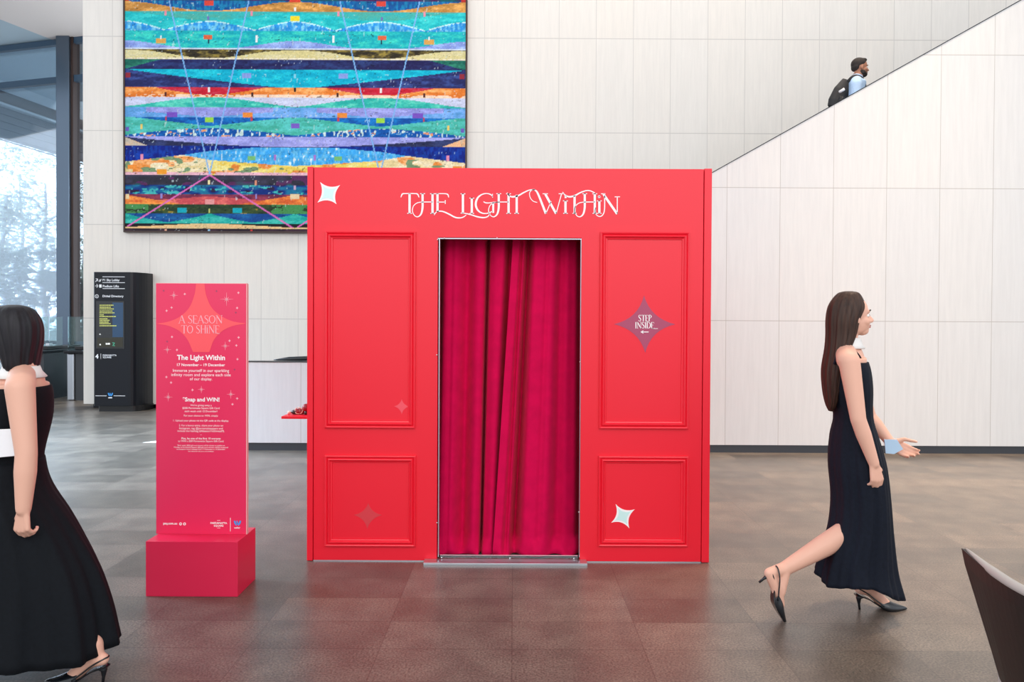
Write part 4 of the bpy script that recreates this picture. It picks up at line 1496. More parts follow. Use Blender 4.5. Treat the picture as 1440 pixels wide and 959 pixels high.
# coral star, cut off by the panel's top edge
zx = [(276.0, 399.2)] + [(273.5, 415), (266, 433), (252, 446), (236, 452.5), (219.8, 455)]
left_up = smooth_pts(zx, 5)
left_dn = smooth_pts([(219.8, 455), (238, 458.5), (253, 466), (264, 478), (271.5, 495)], 5)
right_dn = smooth_pts([(294.5, 495), (301, 478), (312, 466), (327, 458.5), (346, 455)], 5)
right_up = smooth_pts([(346, 455), (328, 452), (312, 445), (298, 433), (290, 415), (287.6, 399.2)], 5)
poly = left_up + left_dn[1:] + right_dn + right_up[1:]
MB().prism([tmx(p[0], p[1]) for p in poly], YG - 0.001, YG).build('coral_star', M['coral'], panel)
mb = MB()
stroke_text(mb, 'A SEASON', 282.5, 449.0, 62, 11.0, YG - 0.0022, YG - 0.0011, tmx, 0.8)
stroke_text(mb, 'TO SHiNE', 282, 463.0, 54, 11.0, YG - 0.0022, YG - 0.0011, tmx, 0.8)
mb.build('headline', M['pink_print'], panel)


def ttext(s, y, w, bold=0.0, m='white_print', cx=282.8):
    a, b_ = tmx(cx - w / 2, y), tmx(cx + w / 2, y)
    return text_part('lettering', s, (tmx(cx, y)[0], tmx(cx, y)[1]), b_[0] - a[0], M[m], panel, YG - 0.001, bold=bold)


ttext('The Light Within', 503.8, 67.5, 0.025)
ttext('17 November \u2013 19 December', 513.0, 67.5, 0.015)
ttext('Immerse yourself in our sparkling', 521.6, 79, 0.0)
ttext('infinity room and explore each side', 527.6, 83.5, 0.0)
ttext('of our display.', 533.4, 31.5, 0.0)
ttext('*Snap and WIN!', 562.4, 52, 0.025)
ttext("We're giving away a", 570.2, 30)
ttext('$200 Parramatta Square Gift Card', 574.2, 52)
ttext('each week until 12 December!', 578.2, 46)
ttext('For your chance to WIN, simply:', 584.8, 48)
ttext('1. Upload your photo via the QR code at the display.', 591.8, 78)
ttext('2. For a bonus entry, share your photo on', 598.6, 62)
ttext('Instagram, tag @parramattasquare and', 602.6, 61)
ttext('include the hashtag #ASeasonToShineatPS.', 606.4, 66)
ttext('\u2013', 611.4, 2.2)
ttext('Plus, be one of the first 10 entrants', 616.7, 55, 0.01)
ttext('to WIN a $20 Parramatta Square Gift Card.', 620.6, 64.5)
ttext('*Each week, $200 gift card winners will be chosen at random on', 626.5, 67)
ttext('Monday at Parramatta Square. $20 gift card winners will be contacted', 629.2, 76)
ttext('via Instagram direct message from 17 November to 19 December.', 631.9, 69)
ttext('See website for full terms and conditions.', 634.6, 36)
ttext('psq.com.au', 736.8, 19.5, 0.03, cx=239.5)
ttext('PARRAMATTA', 735.4, 23.5, 0.03, cx=307.8)
ttext('SQUARE', 739.4, 13.5, 0.03, cx=307.6)
ttext('walker', 742.0, 8.6, 0.03, cx=333.6)
for cx_ in (254.0, 259.6):
    mb = MB()
    ribbon(mb, [(cx_ + 1.45 * math.cos(a * 0.3142), 736.6 + 1.45 * math.sin(a * 0.3142)) for a in range(21)], 1.1, YG - 0.001, YG, tmx)
    mb.build('icon', M['white_print'], panel)
for pp_, w_ in (([(324.0, 728), (324.0, 747)], 0.6), ([(305.5, 731.8), (310, 731.8)], 0.4), ([(305.5, 742.4), (310, 742.4)], 0.4)):
    mb = MB()
    ribbon(mb, pp_, w_, YG - 0.001, YG, tmx)
    mb.build('ruled_line', M['white_print'], panel)
mb = MB()
logo_w(mb, 334.0, 735.2, 4.2, YG - 0.001, YG, tmx)
mb.build('emblem', M['logo_blue'], panel)
for (x, y, r) in ((244.6, 415.3, 6), (318.7, 420.8, 9.5), (235.4, 491.7, 5.5), (316.8, 486.5, 6), (236.7, 558.3, 6), (324.7, 554.4, 6), (283.2, 547.6, 5)):
    sp = MB()
    for k in range(4):
        a = k * PI / 4
        q = r if k % 2 == 0 else r * 0.5
        ribbon(sp, [(x - q * math.cos(a), y - q * math.sin(a)), (x, y), (x + q * math.cos(a), y + q * math.sin(a))], [0.12, 0.7, 0.12], YG - 0.001, YG, tmx)
    sp.build('sparkle', M['pink_print'], panel)
for (zx_, zy_) in ((249, 90), (178, 163), (151, 180), (538, 83), (531, 165), (180, 321), (207, 391), (539, 324), (490, 342), (527, 367), (533, 441), (150, 537), (175, 567), (290, 607), (531, 653), (506, 684)):
    x, y = 195 + zx_ / 3.833, 390 + zy_ / 3.833
    MB().prism([tmx(p[0], p[1]) for p in star4([(x, y - 2), (x + 2, y), (x, y + 2), (x - 2, y)], 0.36, 4)], YG - 0.001, YG).build('sparkle', M['pink_print'], panel)
for (zx_, zy_) in ((135, 72), (420, 74), (524, 190), (154, 346), (517, 497)):
    x, y = 195 + zx_ / 3.833, 390 + zy_ / 3.833
    MB().prism([tmx(p[0], p[1]) for p in star4([(x, y - 1.8), (x + 1.8, y), (x, y + 1.8), (x - 1.8, y)], 0.36, 4)], YG - 0.001, YG).build('sparkle', M['mauve'], panel)

# ------------------------------------------------------------------ TUB CHAIR, bottom right
def tub_chair():
    tip = P(1352, 771, 2.39)
    t = thing('tub_chair', (1.82, 2.02, 0), 'dark leather tub chair with pale grey rim at the lower right corner', 'chair')
    # plan of the outer rim: left arm tip -> round the back (towards the camera) -> right arm tip
    plan = smooth_pts([(tip.x, tip.y), (1.418, 2.16), (1.405, 1.98), (1.45, 1.78), (1.60, 1.61), (1.82, 1.56), (2.04, 1.61), (2.19, 1.78), (2.235, 1.98), (2.23, 2.16), (2.19, 2.39)], 6)
    cxy = np.array((1.82, 2.05))
    zr = tip.z
    n = len(plan)
    outer, inner = MB(), MB()
    rows = []
    for z, k in ((zr, 1.0), (zr - 0.05, 0.985), (0.45, 0.855), (0.25, 0.76), (0.10, 0.68)):
        row = []
        for i, p in enumerate(plan):
            q = cxy + (p - cxy) * k
            # front edges of the arms rake back towards the floor
            e_ = min(i, n - 1 - i)
            row.append((q[0], q[1] - max(0.0, (4 - e_) / 4) * (zr - z) * 0.10, z))
        rows.append(row)
    # closed shell: outer rows then inner rows
    th = 0.045
    inn = []
    for z, k in ((0.10, 0.60), (0.25, 0.68), (0.45, 0.775), (zr - 0.05, 0.925), (zr, 0.955)):
        inn.append([(*(cxy + (p - cxy) * k), z) for p in plan])
    outer.loft(rows, False, False, closed=False)
    outer.loft([rows[0], inn[-1]], False, False, closed=False)
    outer.loft([inn[0], rows[-1]], False, False, closed=False)
    # arm front faces
    for i in (0, -1):
        col_o = [r[i] for r in rows]
        col_i = [r[i] for r in inn[::-1]]
        outer.loft([col_o, col_i], False, False, closed=False)
    outer.build('outer_shell', M['chair_shell'], t, smooth=False)
    inner.loft(inn, False, False, closed=False)
    inner.build('inner_lining', M['chair_inner'], t, smooth=True)
    rim_pts = [(*(cxy + (p - cxy) * 0.972), zr + 0.001) for p in plan]
    MB().tube(rim_pts, [0.003] + [0.004 + 0.010 * min(1, min(i, n - 1 - i) / 6) for i in range(1, n - 1)] + [0.003], 12).build('rim_roll', M['chair_inner'], t, smooth=True)
    seat_poly = [tuple(cxy + (p - cxy) * 0.80) for p in plan]
    s = MB().prism_z(seat_poly, 0.30, 0.44)
    s.build('seat_cushion', M['chair_inner'], t, bevel=0.03, segs=4)
    base = MB()
    base.tube([(1.82, 2.03, 0.0), (1.82, 2.03, 0.02), (1.82, 2.03, 0.10)], [0.24, 0.24, 0.22], 32)
    base.build('base', M['black'], t, smooth=False)
    return t


tub_chair()


# ------------------------------------------------------------------ PEOPLE
def remesh(mb, name, m, parent, voxel=0.005, smooth_it=6, sf=0.5):
    """one continuous skin over overlapping limbs"""
    tmp = mb.build(name, m, None)
    r = tmp.modifiers.new('r', 'REMESH')
    r.mode = 'VOXEL'
    r.voxel_size = voxel
    s = tmp.modifiers.new('s', 'SMOOTH')
    s.iterations = smooth_it
    s.factor = sf
    dg = bpy.context.evaluated_depsgraph_get()
    me = bpy.data.meshes.new_from_object(tmp.evaluated_get(dg))
    old = tmp.data
    bpy.data.objects.remove(tmp)
    bpy.data.meshes.remove(old)
    me.name = name
    org = Vector((0, 0, 0))
    par = parent
    while par is not None:
        org = org + par.location
        par = par.parent
    me.transform(Matrix.Translation(-org))
    me.materials.clear()
    me.materials.append(m)
    me.polygons.foreach_set('use_smooth', [True] * len(me.polygons))
    o = bpy.data.objects.new(name, me)
    COL.objects.link(o)
    o.parent = parent
    return o


def limb(mb, pts, rad, n=26):
    """tapered limb with round ends"""
    pts = [Vector(p) for p in pts]
    mb.tube(pts, list(rad), n)
    for p, r in zip(pts, rad):
        ra = r if not isinstance(r, tuple) else min(r)
        mb.ellipsoid(p, ra * 0.99, ra * 0.99, ra * 0.99, 20, 14)


def hand(mb, wrist, fwd, palm_n, thumb_dir, curl=0.5, s=1.0, spread=0.04):
    """palm and five bent fingers; fwd along the hand, palm_n out of the palm, thumb_dir towards the thumb side"""
    w, f = Vector(wrist), Vector(fwd).normalized()
    nrm_ = Vector(palm_n)
    nrm_ = (nrm_ - f * nrm_.dot(f)).normalized()
    td = Vector(thumb_dir)
    td = (td - f * td.dot(f) - nrm_ * td.dot(nrm_)).normalized()
    tips = []
    for k, (off, L, mc) in enumerate(((0.029, 0.068, 0.082), (0.010, 0.076, 0.086), (-0.009, 0.070, 0.082), (-0.027, 0.056, 0.074))):
        base = w + td * off * 0.55 * s
        kn = w + f * mc * s + td * off * s
        limb(mb, [base + f * 0.012 * s, kn], [0.0125 * s, 0.0105 * s], 10)
        a = curl * 0.8 + 0.06 * k
        p = kn
        d0 = (f + td * (off * spread * 20)).normalized()
        segs = (0.46, 0.31, 0.23)
        pts, rr = [p], [0.0095 * s]
        ang_ = 0.0
        for q, sg in enumerate(segs):
            ang_ += a
            d = (d0 * math.cos(ang_) + nrm_ * math.sin(ang_)).normalized()
            p = p + d * L * sg * s
            pts.append(p)
            rr.append((0.0088 - 0.001 * q) * s)
        limb(mb, pts, rr, 10)
        tips.append((pts[-1], d))
    tb = w + f * 0.022 * s + td * 0.020 * s + nrm_ * 0.006 * s
    d1 = (f * 0.62 + td * 0.70 + nrm_ * 0.35).normalized()
    d2 = (f * 0.85 + td * 0.25 + nrm_ * 0.45).normalized()
    p1 = tb + d1 * 0.040 * s
    p2 = p1 + d2 * 0.032 * s
    p3 = p2 + d2 * 0.024 * s
    limb(mb, [tb, p1, p2, p3], [0.0145 * s, 0.0115 * s, 0.0098 * s, 0.0078 * s], 10)
    return tips


def head(mb, c, fx, s=1.0, pitch=0.0, male=False):
    """head with face looking along fx (+1 / -1 on X); c = skull centre. Returns local->world"""
    R = Matrix.Rotation(pitch * fx * -1, 3, 'Y')
    c = Vector(c)

    def L(x, y, z):
        return c + R @ Vector((x * fx * s, y * s, z * s))
    def e(x, y, z, a, b_, d):
        mb.ellipsoid(L(x, y, z), a * s, b_ * s, d * s, 18, 12, R)
    e(-0.012, 0, 0.022, 0.093, 0.074, 0.088)          # cranium
    e(0.018, 0, -0.040, 0.070, 0.058, 0.066)          # face
    e(0.046, 0, -0.086, 0.034, 0.032, 0.024)          # chin
    e(0.010, 0, -0.074, 0.052, 0.050, 0.030)          # jaw
    e(0.066, 0, 0.012, 0.020, 0.048, 0.014)           # brow
    limb(mb, [L(0.078, 0, -0.002), L(0.100, 0, -0.036)], [0.008 * s, 0.0125 * s], 10)
    e(0.090, 0.009, -0.040, 0.009, 0.008, 0.007)
    e(0.090, -0.009, -0.040, 0.009, 0.008, 0.007)
    e(0.078, 0, -0.062, 0.011, 0.020, 0.006)          # lips
    e(0.077, 0, -0.070, 0.011, 0.018, 0.006)
    for sd in (-1, 1):
        e(-0.006, sd * 0.073, -0.022, 0.016, 0.008, 0.029)
        e(0.048, sd * 0.040, -0.036, 0.026, 0.020, 0.022)   # cheeks
    return L


def face_parts(L, parent, s, lipm):
    ml = MB()
    for sd in (-1, 1):
        ey = MB().ellipsoid(L(0.064, sd * 0.030, -0.008), 0.0125 * s, 0.0135 * s, 0.0085 * s, 12, 8).build('eye', M['eye'], parent, smooth=True)
        MB().ellipsoid(L(0.0745, sd * 0.030, -0.008), 0.004 * s, 0.0058 * s, 0.0058 * s, 10, 8).build('iris', M['iris'], ey, smooth=True)
        MB().tube([L(0.082, sd * 0.014, 0.014), L(0.083, sd * 0.030, 0.019), L(0.074, sd * 0.045, 0.015)], [0.003 * s, 0.004 * s, 0.002 * s], 8).build('eyebrow', M['hair_man'], parent, smooth=True)
    ml.ellipsoid(L(0.084, 0, -0.061), 0.0085 * s, 0.019 * s, 0.0045 * s, 12, 8)
    ml.ellipsoid(L(0.083, 0, -0.069), 0.0085 * s, 0.017 * s, 0.005 * s, 12, 8)
    ml.build('lips', M[lipm], parent, smooth=True)


def oval(cx_, cy_, z, rx, ry, n=72, groove=0.0, k=11, ph=0.0, zf=None):
    out = []
    for i in range(n):
        a = 2 * PI * i / n
        g_ = 1 + groove * (math.sin(a * k + ph) * 0.6 + math.sin(a * (k * 2 + 3) + ph * 2.3) * 0.4)
        x_, y_ = cx_ + rx * g_ * math.cos(a), cy_ + ry * g_ * math.sin(a)
        out.append((x_, y_, z if zf is None else z + zf(a)))
    return out


def loft_px(rows, Yc, groove0=0.0, groove1=0.0, k=11, n=96, sub=5, capb=False, capt=True, zf=None, tw=0.0):
    """rows: (py, px back, px front, half depth [, y shift]); smooth loft of ovals"""
    rr = []
    for r in rows:
        a, b_ = P(r[1], r[0], Yc), P(r[2], r[0], Yc)
        rr.append(((a.x + b_.x) / 2, (a.z + b_.z) / 2, abs(b_.x - a.x) / 2, r[3], r[4] if len(r) > 4 else 0.0))
    rr = smooth_pts(rr, sub)
    rings = []
    for i, q in enumerate(rr):
        u = i / (len(rr) - 1)
        g_ = groove0 + (groove1 - groove0) * u
        rings.append(oval(q[0], Yc + q[4], q[1], max(q[2], 0.002), max(q[3], 0.002), n, g_, k, tw * u, (lambda a, u=u: zf(a, u)) if zf else None))
    return MB().loft(rings[::-1], capb, capt)


def slingback(parent, org, fx, s=1.0, lab=None):
    """pointed slingback heel, toe towards fx; org = floor point below the heel"""
    o = Vector(org)
    L = lambda x, y, z: o + Vector((x * fx * s, y * s, z * s))
    keys = [(-0.004, 0.020, 0.078), (0.02, 0.027, 0.076), (0.06, 0.024, 0.060), (0.10, 0.024, 0.034), (0.135, 0.032, 0.013), (0.17, 0.037, 0.007), (0.205, 0.029, 0.006), (0.24, 0.014, 0.007), (0.262, 0.003, 0.009)]
    kk = smooth_pts(keys, 5)
    rings = [[L(x, w, z), L(x, -w, z), L(x, -w * 0.95, z - 0.006), L(x, w * 0.95, z - 0.006)] for x, w, z in kk]
    sole = MB().loft(rings).build('shoe', M['shoe'], parent)
    if lab:
        sole['label'] = lab
    hl = MB()
    hl.tube([L(0.020, 0, 0.074), L(0.012, 0, 0.058), L(0.014, 0, 0.03), L(0.018, 0, 0.0005)], [0.022 * s, 0.013 * s, 0.0065 * s, 0.0055 * s], 12)
    hl.build('heel', M['shoe'], sole, smooth=True)
    tk = smooth_pts([(0.112, 0.034, 0.026, 0.036), (0.135, 0.037, 0.013, 0.046), (0.165, 0.039, 0.007, 0.044), (0.195, 0.033, 0.006, 0.033), (0.225, 0.021, 0.006, 0.022), (0.252, 0.008, 0.007, 0.012), (0.264, 0.002, 0.008, 0.004)], 5)
    rings = []
    for x, w, z, h in tk:
        rings.append([L(x, w * math.cos(a), z - 0.003 + h * max(0.0, math.sin(a)) ** 0.8) for a in [PI * q / 14 for q in range(15)]])
    MB().loft(rings, False, False, closed=False).build('toe_cap', M['shoe'], sole, smooth=True).modifiers.new('thick', 'SOLIDIFY').thickness = 0.003
    stp = [L(0.128, 0.037, 0.030), L(0.09, 0.034, 0.058), L(0.045, 0.031, 0.092), L(0.008, 0.020, 0.112), L(-0.006, 0, 0.116), L(0.008, -0.020, 0.112), L(0.045, -0.031, 0.092), L(0.09, -0.034, 0.058), L(0.128, -0.037, 0.030)]
    MB().tube(smooth_pts(stp, 5), (0.0035), 8).build('strap', M['shoe'], sole, smooth=True)
    return L, sole


def foot_in_heel(mb, org, fx, s=1.0, ankle=None):
    """bare foot shaped to sit in the slingback"""
    o = Vector(org)
    L = lambda x, y, z: o + Vector((x * fx * s, y * s, z * s))
    limb(mb, [L(0.018, 0, 0.106), L(0.07, 0, 0.100), L(0.125, 0, 0.052), L(0.165, 0, 0.026)], [0.026 * s, 0.031 * s, 0.030 * s, 0.020 * s], 14)
    limb(mb, [L(0.125, 0.016, 0.040), L(0.18, 0.012, 0.024)], [0.016 * s, 0.010 * s], 10)
    limb(mb, [L(0.125, -0.016, 0.040), L(0.18, -0.012, 0.024)], [0.016 * s, 0.010 * s], 10)
    if ankle is not None:
        limb(mb, [L(0.045, 0, 0.115), Vector(ankle)], [0.032 * s, 0.034 * s], 14)


# ---- woman on the right, walking to the right
YW = PF(1245, 863).y
W = lambda px, py, dy=0.0: P(px, py, YW + dy)
heel_r = PF(1212, 859.5)
wo = thing('person', (W(1205, 700).x, YW, 0), 'person with long brown hair in a black dress walking right, by the white wall', 'person')
b_ = MB()
hc = W(1198, 443)
Lh = head(b_, hc, 1, 0.98, pitch=0.08)
limb(b_, [W(1192, 462), W(1189, 490)], [0.050, 0.054])                       # neck
for sd in (-1, 1):
    limb(b_, [W(1189, 494, sd * 0.03), W(1192, 506, sd * 0.155)], [0.048, 0.052])   # shoulder yoke
limb(b_, [W(1190, 503), W(1193, 545), W(1199, 588), W(1204, 640), W(1206, 672)],
     [(0.084, 0.130), (0.082, 0.130), (0.068, 0.110), (0.098, 0.150), (0.090, 0.150)], 20)
# near arm swings forward-down
sh = W(1194, 507, -0.165)
el = W(1207, 590, -0.20)
wr = W(1229, 652, -0.20)
limb(b_, [sh, (sh + el) / 2, el, (el * 2 + wr) / 3, wr], [0.050, 0.043, 0.036, 0.036, 0.025])
fin = hand(b_, wr, (W(1236, 690) - W(1229, 652)), (-0.3, 1, 0.0), (1, 0.1, 0.2), curl=0.55, s=1.0)
# far arm bent forward, holding a folded sheet
sh2 = W(1194, 507, 0.165)
el2 = W(1222, 585, 0.20)
wr2 = W(1252, 622, 0.13)
limb(b_, [sh2, (sh2 + el2) / 2, el2, (el2 * 2 + wr2) / 3, wr2], [0.050, 0.043, 0.036, 0.036, 0.025])
hand(b_, wr2, (0.06, -0.01, -0.035), (0, -1, 0.1), (0.2, 0.1, 1), curl=0.55, s=1.0)
# stance leg (far) and trailing leg (near)
hipf, hipn = W(1208, 672, 0.080), W(1207, 672, -0.050)
sf_org = Vector((heel_r.x - 0.018, YW + 0.055, 0))
ank = W(1225, 829, 0.055)
limb(b_, [hipf, W(1217, 752, 0.07), W(1222, 790, 0.06), ank], [0.088, 0.056, 0.052, 0.034])
foot_in_heel(b_, sf_org, 1, 1.0, ank)
kn = W(1193, 745, -0.040)
an2 = W(1103, 800, -0.07)
limb(b_, [hipn, kn], [0.074, 0.052])
limb(b_, [kn, kn * 0.62 + an2 * 0.38 + Vector((0, 0, -0.006)), an2], [0.055, 0.054, 0.034])
# trailing foot: heel up, toe on the floor
toe2 = W(1098, 850, -0.10)
heel2 = W(1082, 806, -0.10)
limb(b_, [an2, heel2], [0.034, 0.026])
limb(b_, [heel2, heel2 * 0.5 + toe2 * 0.5 + Vector((0.010, 0, 0)), toe2], [0.026, 0.030, 0.020])
limb(b_, [an2, heel2 * 0.4 + toe2 * 0.6 + Vector((0.02, 0, 0))], [0.032, 0.026])
body = remesh(b_, 'body', M['skin'], wo, 0.0045, 9)
face_parts(Lh, wo, 0.98, 'lip')
# nails on the near hand
for p, d in fin:
    MB().ellipsoid(p + Vector((0, -0.006, 0.001)), 0.005, 0.0025, 0.006, 8, 6).build('fingernail', M['nail'], wo, smooth=True)
# dress
dress = loft_px([(508, 1168, 1216, 0.135), (522, 1166, 1219, 0.148), (545, 1167, 1221, 0.150), (585, 1176, 1222, 0.130), (615, 1172, 1229, 0.160), (652, 1170, 1238, 0.182),
                 (700, 1174, 1243, 0.186), (745, 1170, 1247, 0.186), (790, 1157, 1254, 0.185), (818, 1151, 1263, 0.20)], YW, 0.0, 0.075, 9, capb=False, capt=True,
                zf=lambda a, u: (u ** 6) * (0.025 * math.sin(a * 3 + 0.5) + 0.03 * math.cos(a + PI)), tw=0.8)
dr_o = dress.build('dress', M['dress'], wo, smooth=True)
dr_o.modifiers.new('thick', 'SOLIDIFY').thickness = 0.006
# straps over the shoulders
for sd in (-1, 1):
    MB().tube(smooth_pts([W(1173, 512, sd * 0.07), W(1181, 492, sd * 0.085), W(1194, 489, sd * 0.09), W(1206, 498, sd * 0.085), W(1214, 512, sd * 0.07)], 6), [(0.006, 0.014)] * 25, 8).build('strap', M['dress'], wo, smooth=True)
cl = MB()
cl.loft([oval(W(1191, 478).x, YW, W(1191, 475).z, 0.058, 0.058, 32), oval(W(1191, 478).x + 0.004, YW, W(1191, 484).z, 0.062, 0.062, 32), oval(W(1193, 490).x, YW, W(1191, 490).z, 0.076, 0.075, 32)], False, False)
cl.build('neck_band', M['collar'], wo, smooth=True).modifiers.new('thick', 'SOLIDIFY').thickness = 0.006
hair = loft_px([(409.5, 1188, 1199, 0.015), (412, 1180, 1206, 0.055), (421, 1172, 1211, 0.080), (433, 1166, 1214, 0.092), (450, 1164, 1206, 0.096), (470, 1164, 1201, 0.092),
                (492, 1163, 1191, 0.092), (520, 1159, 1182, 0.090), (548, 1160, 1177, 0.075), (568, 1163, 1173, 0.05), (578, 1166, 1170, 0.02)], YW, 0.02, 0.10, 13, capb=True, capt=True, tw=0.5)
hair.build('hair', M['hair_brown'], wo, smooth=True)
slingback(wo, sf_org, 1, 1.0)
# trailing shoe, tipped on its toe
_, so2 = slingback(wo, Vector((0, YW - 0.10, 0)), 1, 1.0)
# rotate the trailing shoe's mesh so the toe rests on the floor
org = wo.location
mt = Matrix.Rotation(math.radians(58), 4, 'Y')
toe_l = Vector((0.225, 0, 0.0))
for o_ in [so2] + list(so2.children):
    if True:
        o_.data.transform(Matrix.Translation(Vector((org.x, 0, 0))))
        o_.data.transform(Matrix.Translation(-toe_l))
        o_.data.transform(mt)
        o_.data.transform(Matrix.Translation(Vector((toe2.x - org.x, 0, 0.018))))
# folded sheet in the far hand: its own thing
shp = W(1268, 633, 0.13)
fl_ = thing('folded_sheet', (shp.x, YW + 0.13, shp.z), 'pale blue folded sheet held by the woman walking right', 'paper')
m_ = MB()
m_.prism([(W(1256, 622).x, W(1256, 622).z), (W(1274, 622).x, W(1274, 622).z), (W(1283, 636).x, W(1283, 636).z), (W(1270, 643).x, W(1270, 643).z), (W(1258, 642).x, W(1258, 642).z)], YW + 0.088, YW + 0.0905)
m_.build('front_leaf', M['paper'], fl_)
m_ = MB()
m_.prism([(W(1256, 622).x, W(1256, 622).z), (W(1275, 623).x, W(1275, 623).z), (W(1281, 638).x, W(1281, 638).z), (W(1259, 640).x, W(1259, 640).z)], YW + 0.094, YW + 0.0965)
m_.build('back_leaf', M['white_paper'], fl_)

# ---- woman on the left edge, walking to the left
YL = PF(125, 953).y
V = lambda px, py, dy=0.0: P(px, py, YL + dy)
wl_ = thing('person', (V(20, 700).x, YL, 0), 'person with dark hair in a long black skirt walking out of the left edge', 'person')
b_ = MB()
hc = V(13, 471)
Lh2 = head(b_, hc, -1, 0.98, pitch=0.05)
limb(b_, [V(26, 488), V(31, 522)], [0.050, 0.055])
for sd in (-1, 1):
    limb(b_, [V(31, 527, sd * 0.03), V(29, 541, sd * 0.155)], [0.048, 0.052])
limb(b_, [V(30, 538), V(28, 585), V(20, 640), V(16, 690), V(16, 715)], [(0.086, 0.130), (0.090, 0.130), (0.070, 0.108), (0.09, 0.135), (0.085, 0.125)], 20)
sh = V(28, 545, -0.165)
el = V(37, 638, -0.19)
wr = V(33, 716, -0.20)
limb(b_, [sh, (sh + el) / 2, el, (el * 2 + wr) / 3, wr], [0.052, 0.045, 0.038, 0.039, 0.027])
fin = hand(b_, wr, V(30, 760) - V(33, 716), (0.25, 1, 0.0), (-1, 0.1, 0.2), curl=0.85, s=1.0)
sh2 = V(28, 545, 0.165)
el2 = V(0, 630, 0.20)
wr2 = V(-52, 655, 0.12)
limb(b_, [sh2, (sh2 + el2) / 2, el2, (el2 * 2 + wr2) / 3, wr2], [0.052, 0.045, 0.038, 0.038, 0.026])
hand(b_, wr2, (-0.06, -0.01, 0.0), (0, -1, 0.1), (-0.1, 0.1, 1), curl=0.6)
# trailing leg (near) planted, leading leg out of frame
heel_l = PF(160, 953)
ank = V(133, 906, -0.05)
limb(b_, [V(20, 715, -0.055), V(72, 812, -0.05), V(94, 862, -0.045), ank], [0.075, 0.053, 0.048, 0.033])
lf_org = Vector((heel_l.x, YL - 0.05, 0))
foot_in_heel(b_, lf_org, -1, 0.96, ank)
ankf = V(-108, 905, 0.06)
limb(b_, [V(12, 715, 0.06), V(-48, 812, 0.06), ankf], [0.078, 0.057, 0.034])
ff_org = Vector((ankf.x + 0.04, YL + 0.06, 0))
foot_in_heel(b_, ff_org, -1, 0.96, ankf)
remesh(b_, 'body', M['skin'], wl_, 0.0045, 9)
face_parts(Lh2, wl_, 0.98, 'lip')
for p, d in fin:
    MB().ellipsoid(p + Vector((0, -0.006, 0.001)), 0.005, 0.0025, 0.006, 8, 6).build('fingernail', M['nail'], wl_, smooth=True)
top = loft_px([(543, -5, 62, 0.137), (560, -10, 64, 0.150), (590, -9, 62, 0.152), (640, -12, 53, 0.126), (662, -18, 55, 0.145)], YL, 0, 0.0, 9, capb=False, capt=True)
top.build('black_top', M['dress_black'], wl_, smooth=True).modifiers.new('thick', 'SOLIDIFY').thickness = 0.006
sk = loft_px([(645, -14, 54, 0.128), (670, -20, 56, 0.155), (692, -26, 64, 0.175), (725, -38, 88, 0.19), (765, -56, 113, 0.20), (805, -76, 134, 0.215), (850, -96, 149, 0.235), (905, -112, 160, 0.26)],
             YL, 0.0, 0.07, 9, capb=False, capt=True, zf=lambda a, u: (u ** 5) * (0.016 * math.sin(a * 3) + 0.016 * math.cos(a) - 0.02), tw=0.7)
sk.build('skirt', M['dress_black'], wl_, smooth=True).modifiers.new('thick', 'SOLIDIFY').thickness = 0.006
hair = loft_px([(428.5, 12, 26, 0.015), (432, 0, 38, 0.058), (440, -8, 47, 0.085), (456, -10, 54, 0.098), (478, 0, 54, 0.098), (500, 10, 50, 0.092), (516, 15, 47, 0.084), (524, 20, 44, 0.06)],
               YL, 0.02, 0.07, 13, capb=True, capt=True, tw=0.3)
hair.build('hair', M['hair_dark'], wl_, smooth=True)
cl = MB()
cl.loft([oval(V(30, 516).x, YL, V(30, 515).z, 0.060, 0.060, 32), oval(V(30, 524).x, YL, V(30, 523).z, 0.068, 0.070, 32), oval(V(29, 531).x, YL, V(30, 531).z, 0.088, 0.095, 32)], False, False)
cl.build('neck_band', M['collar'], wl_, smooth=True).modifiers.new('thick', 'SOLIDIFY').thickness = 0.006
slingback(wl_, lf_org, -1, 0.96)
slingback(wl_, ff_org, -1, 0.96)
fo = thing('paper_folder', (V(-10, 625).x, YL - 0.13, V(0, 640).z), 'white paper folder tucked under the arm of the woman at the left edge', 'folder')
VF = lambda px, py: (V(px, py, -0.17).x, V(px, py, -0.17).z)
MB().prism([VF(-62, 606), VF(20, 603), VF(23, 641), VF(-60, 649)], YL - 0.172, YL - 0.164).build('cover', M['white_paper'], fo, bevel=0.002)
MB().prism([VF(-60, 608), VF(18, 605), VF(21, 639), VF(-58, 647)], YL - 0.1635, YL - 0.159).build('pages', M['collar'], fo)

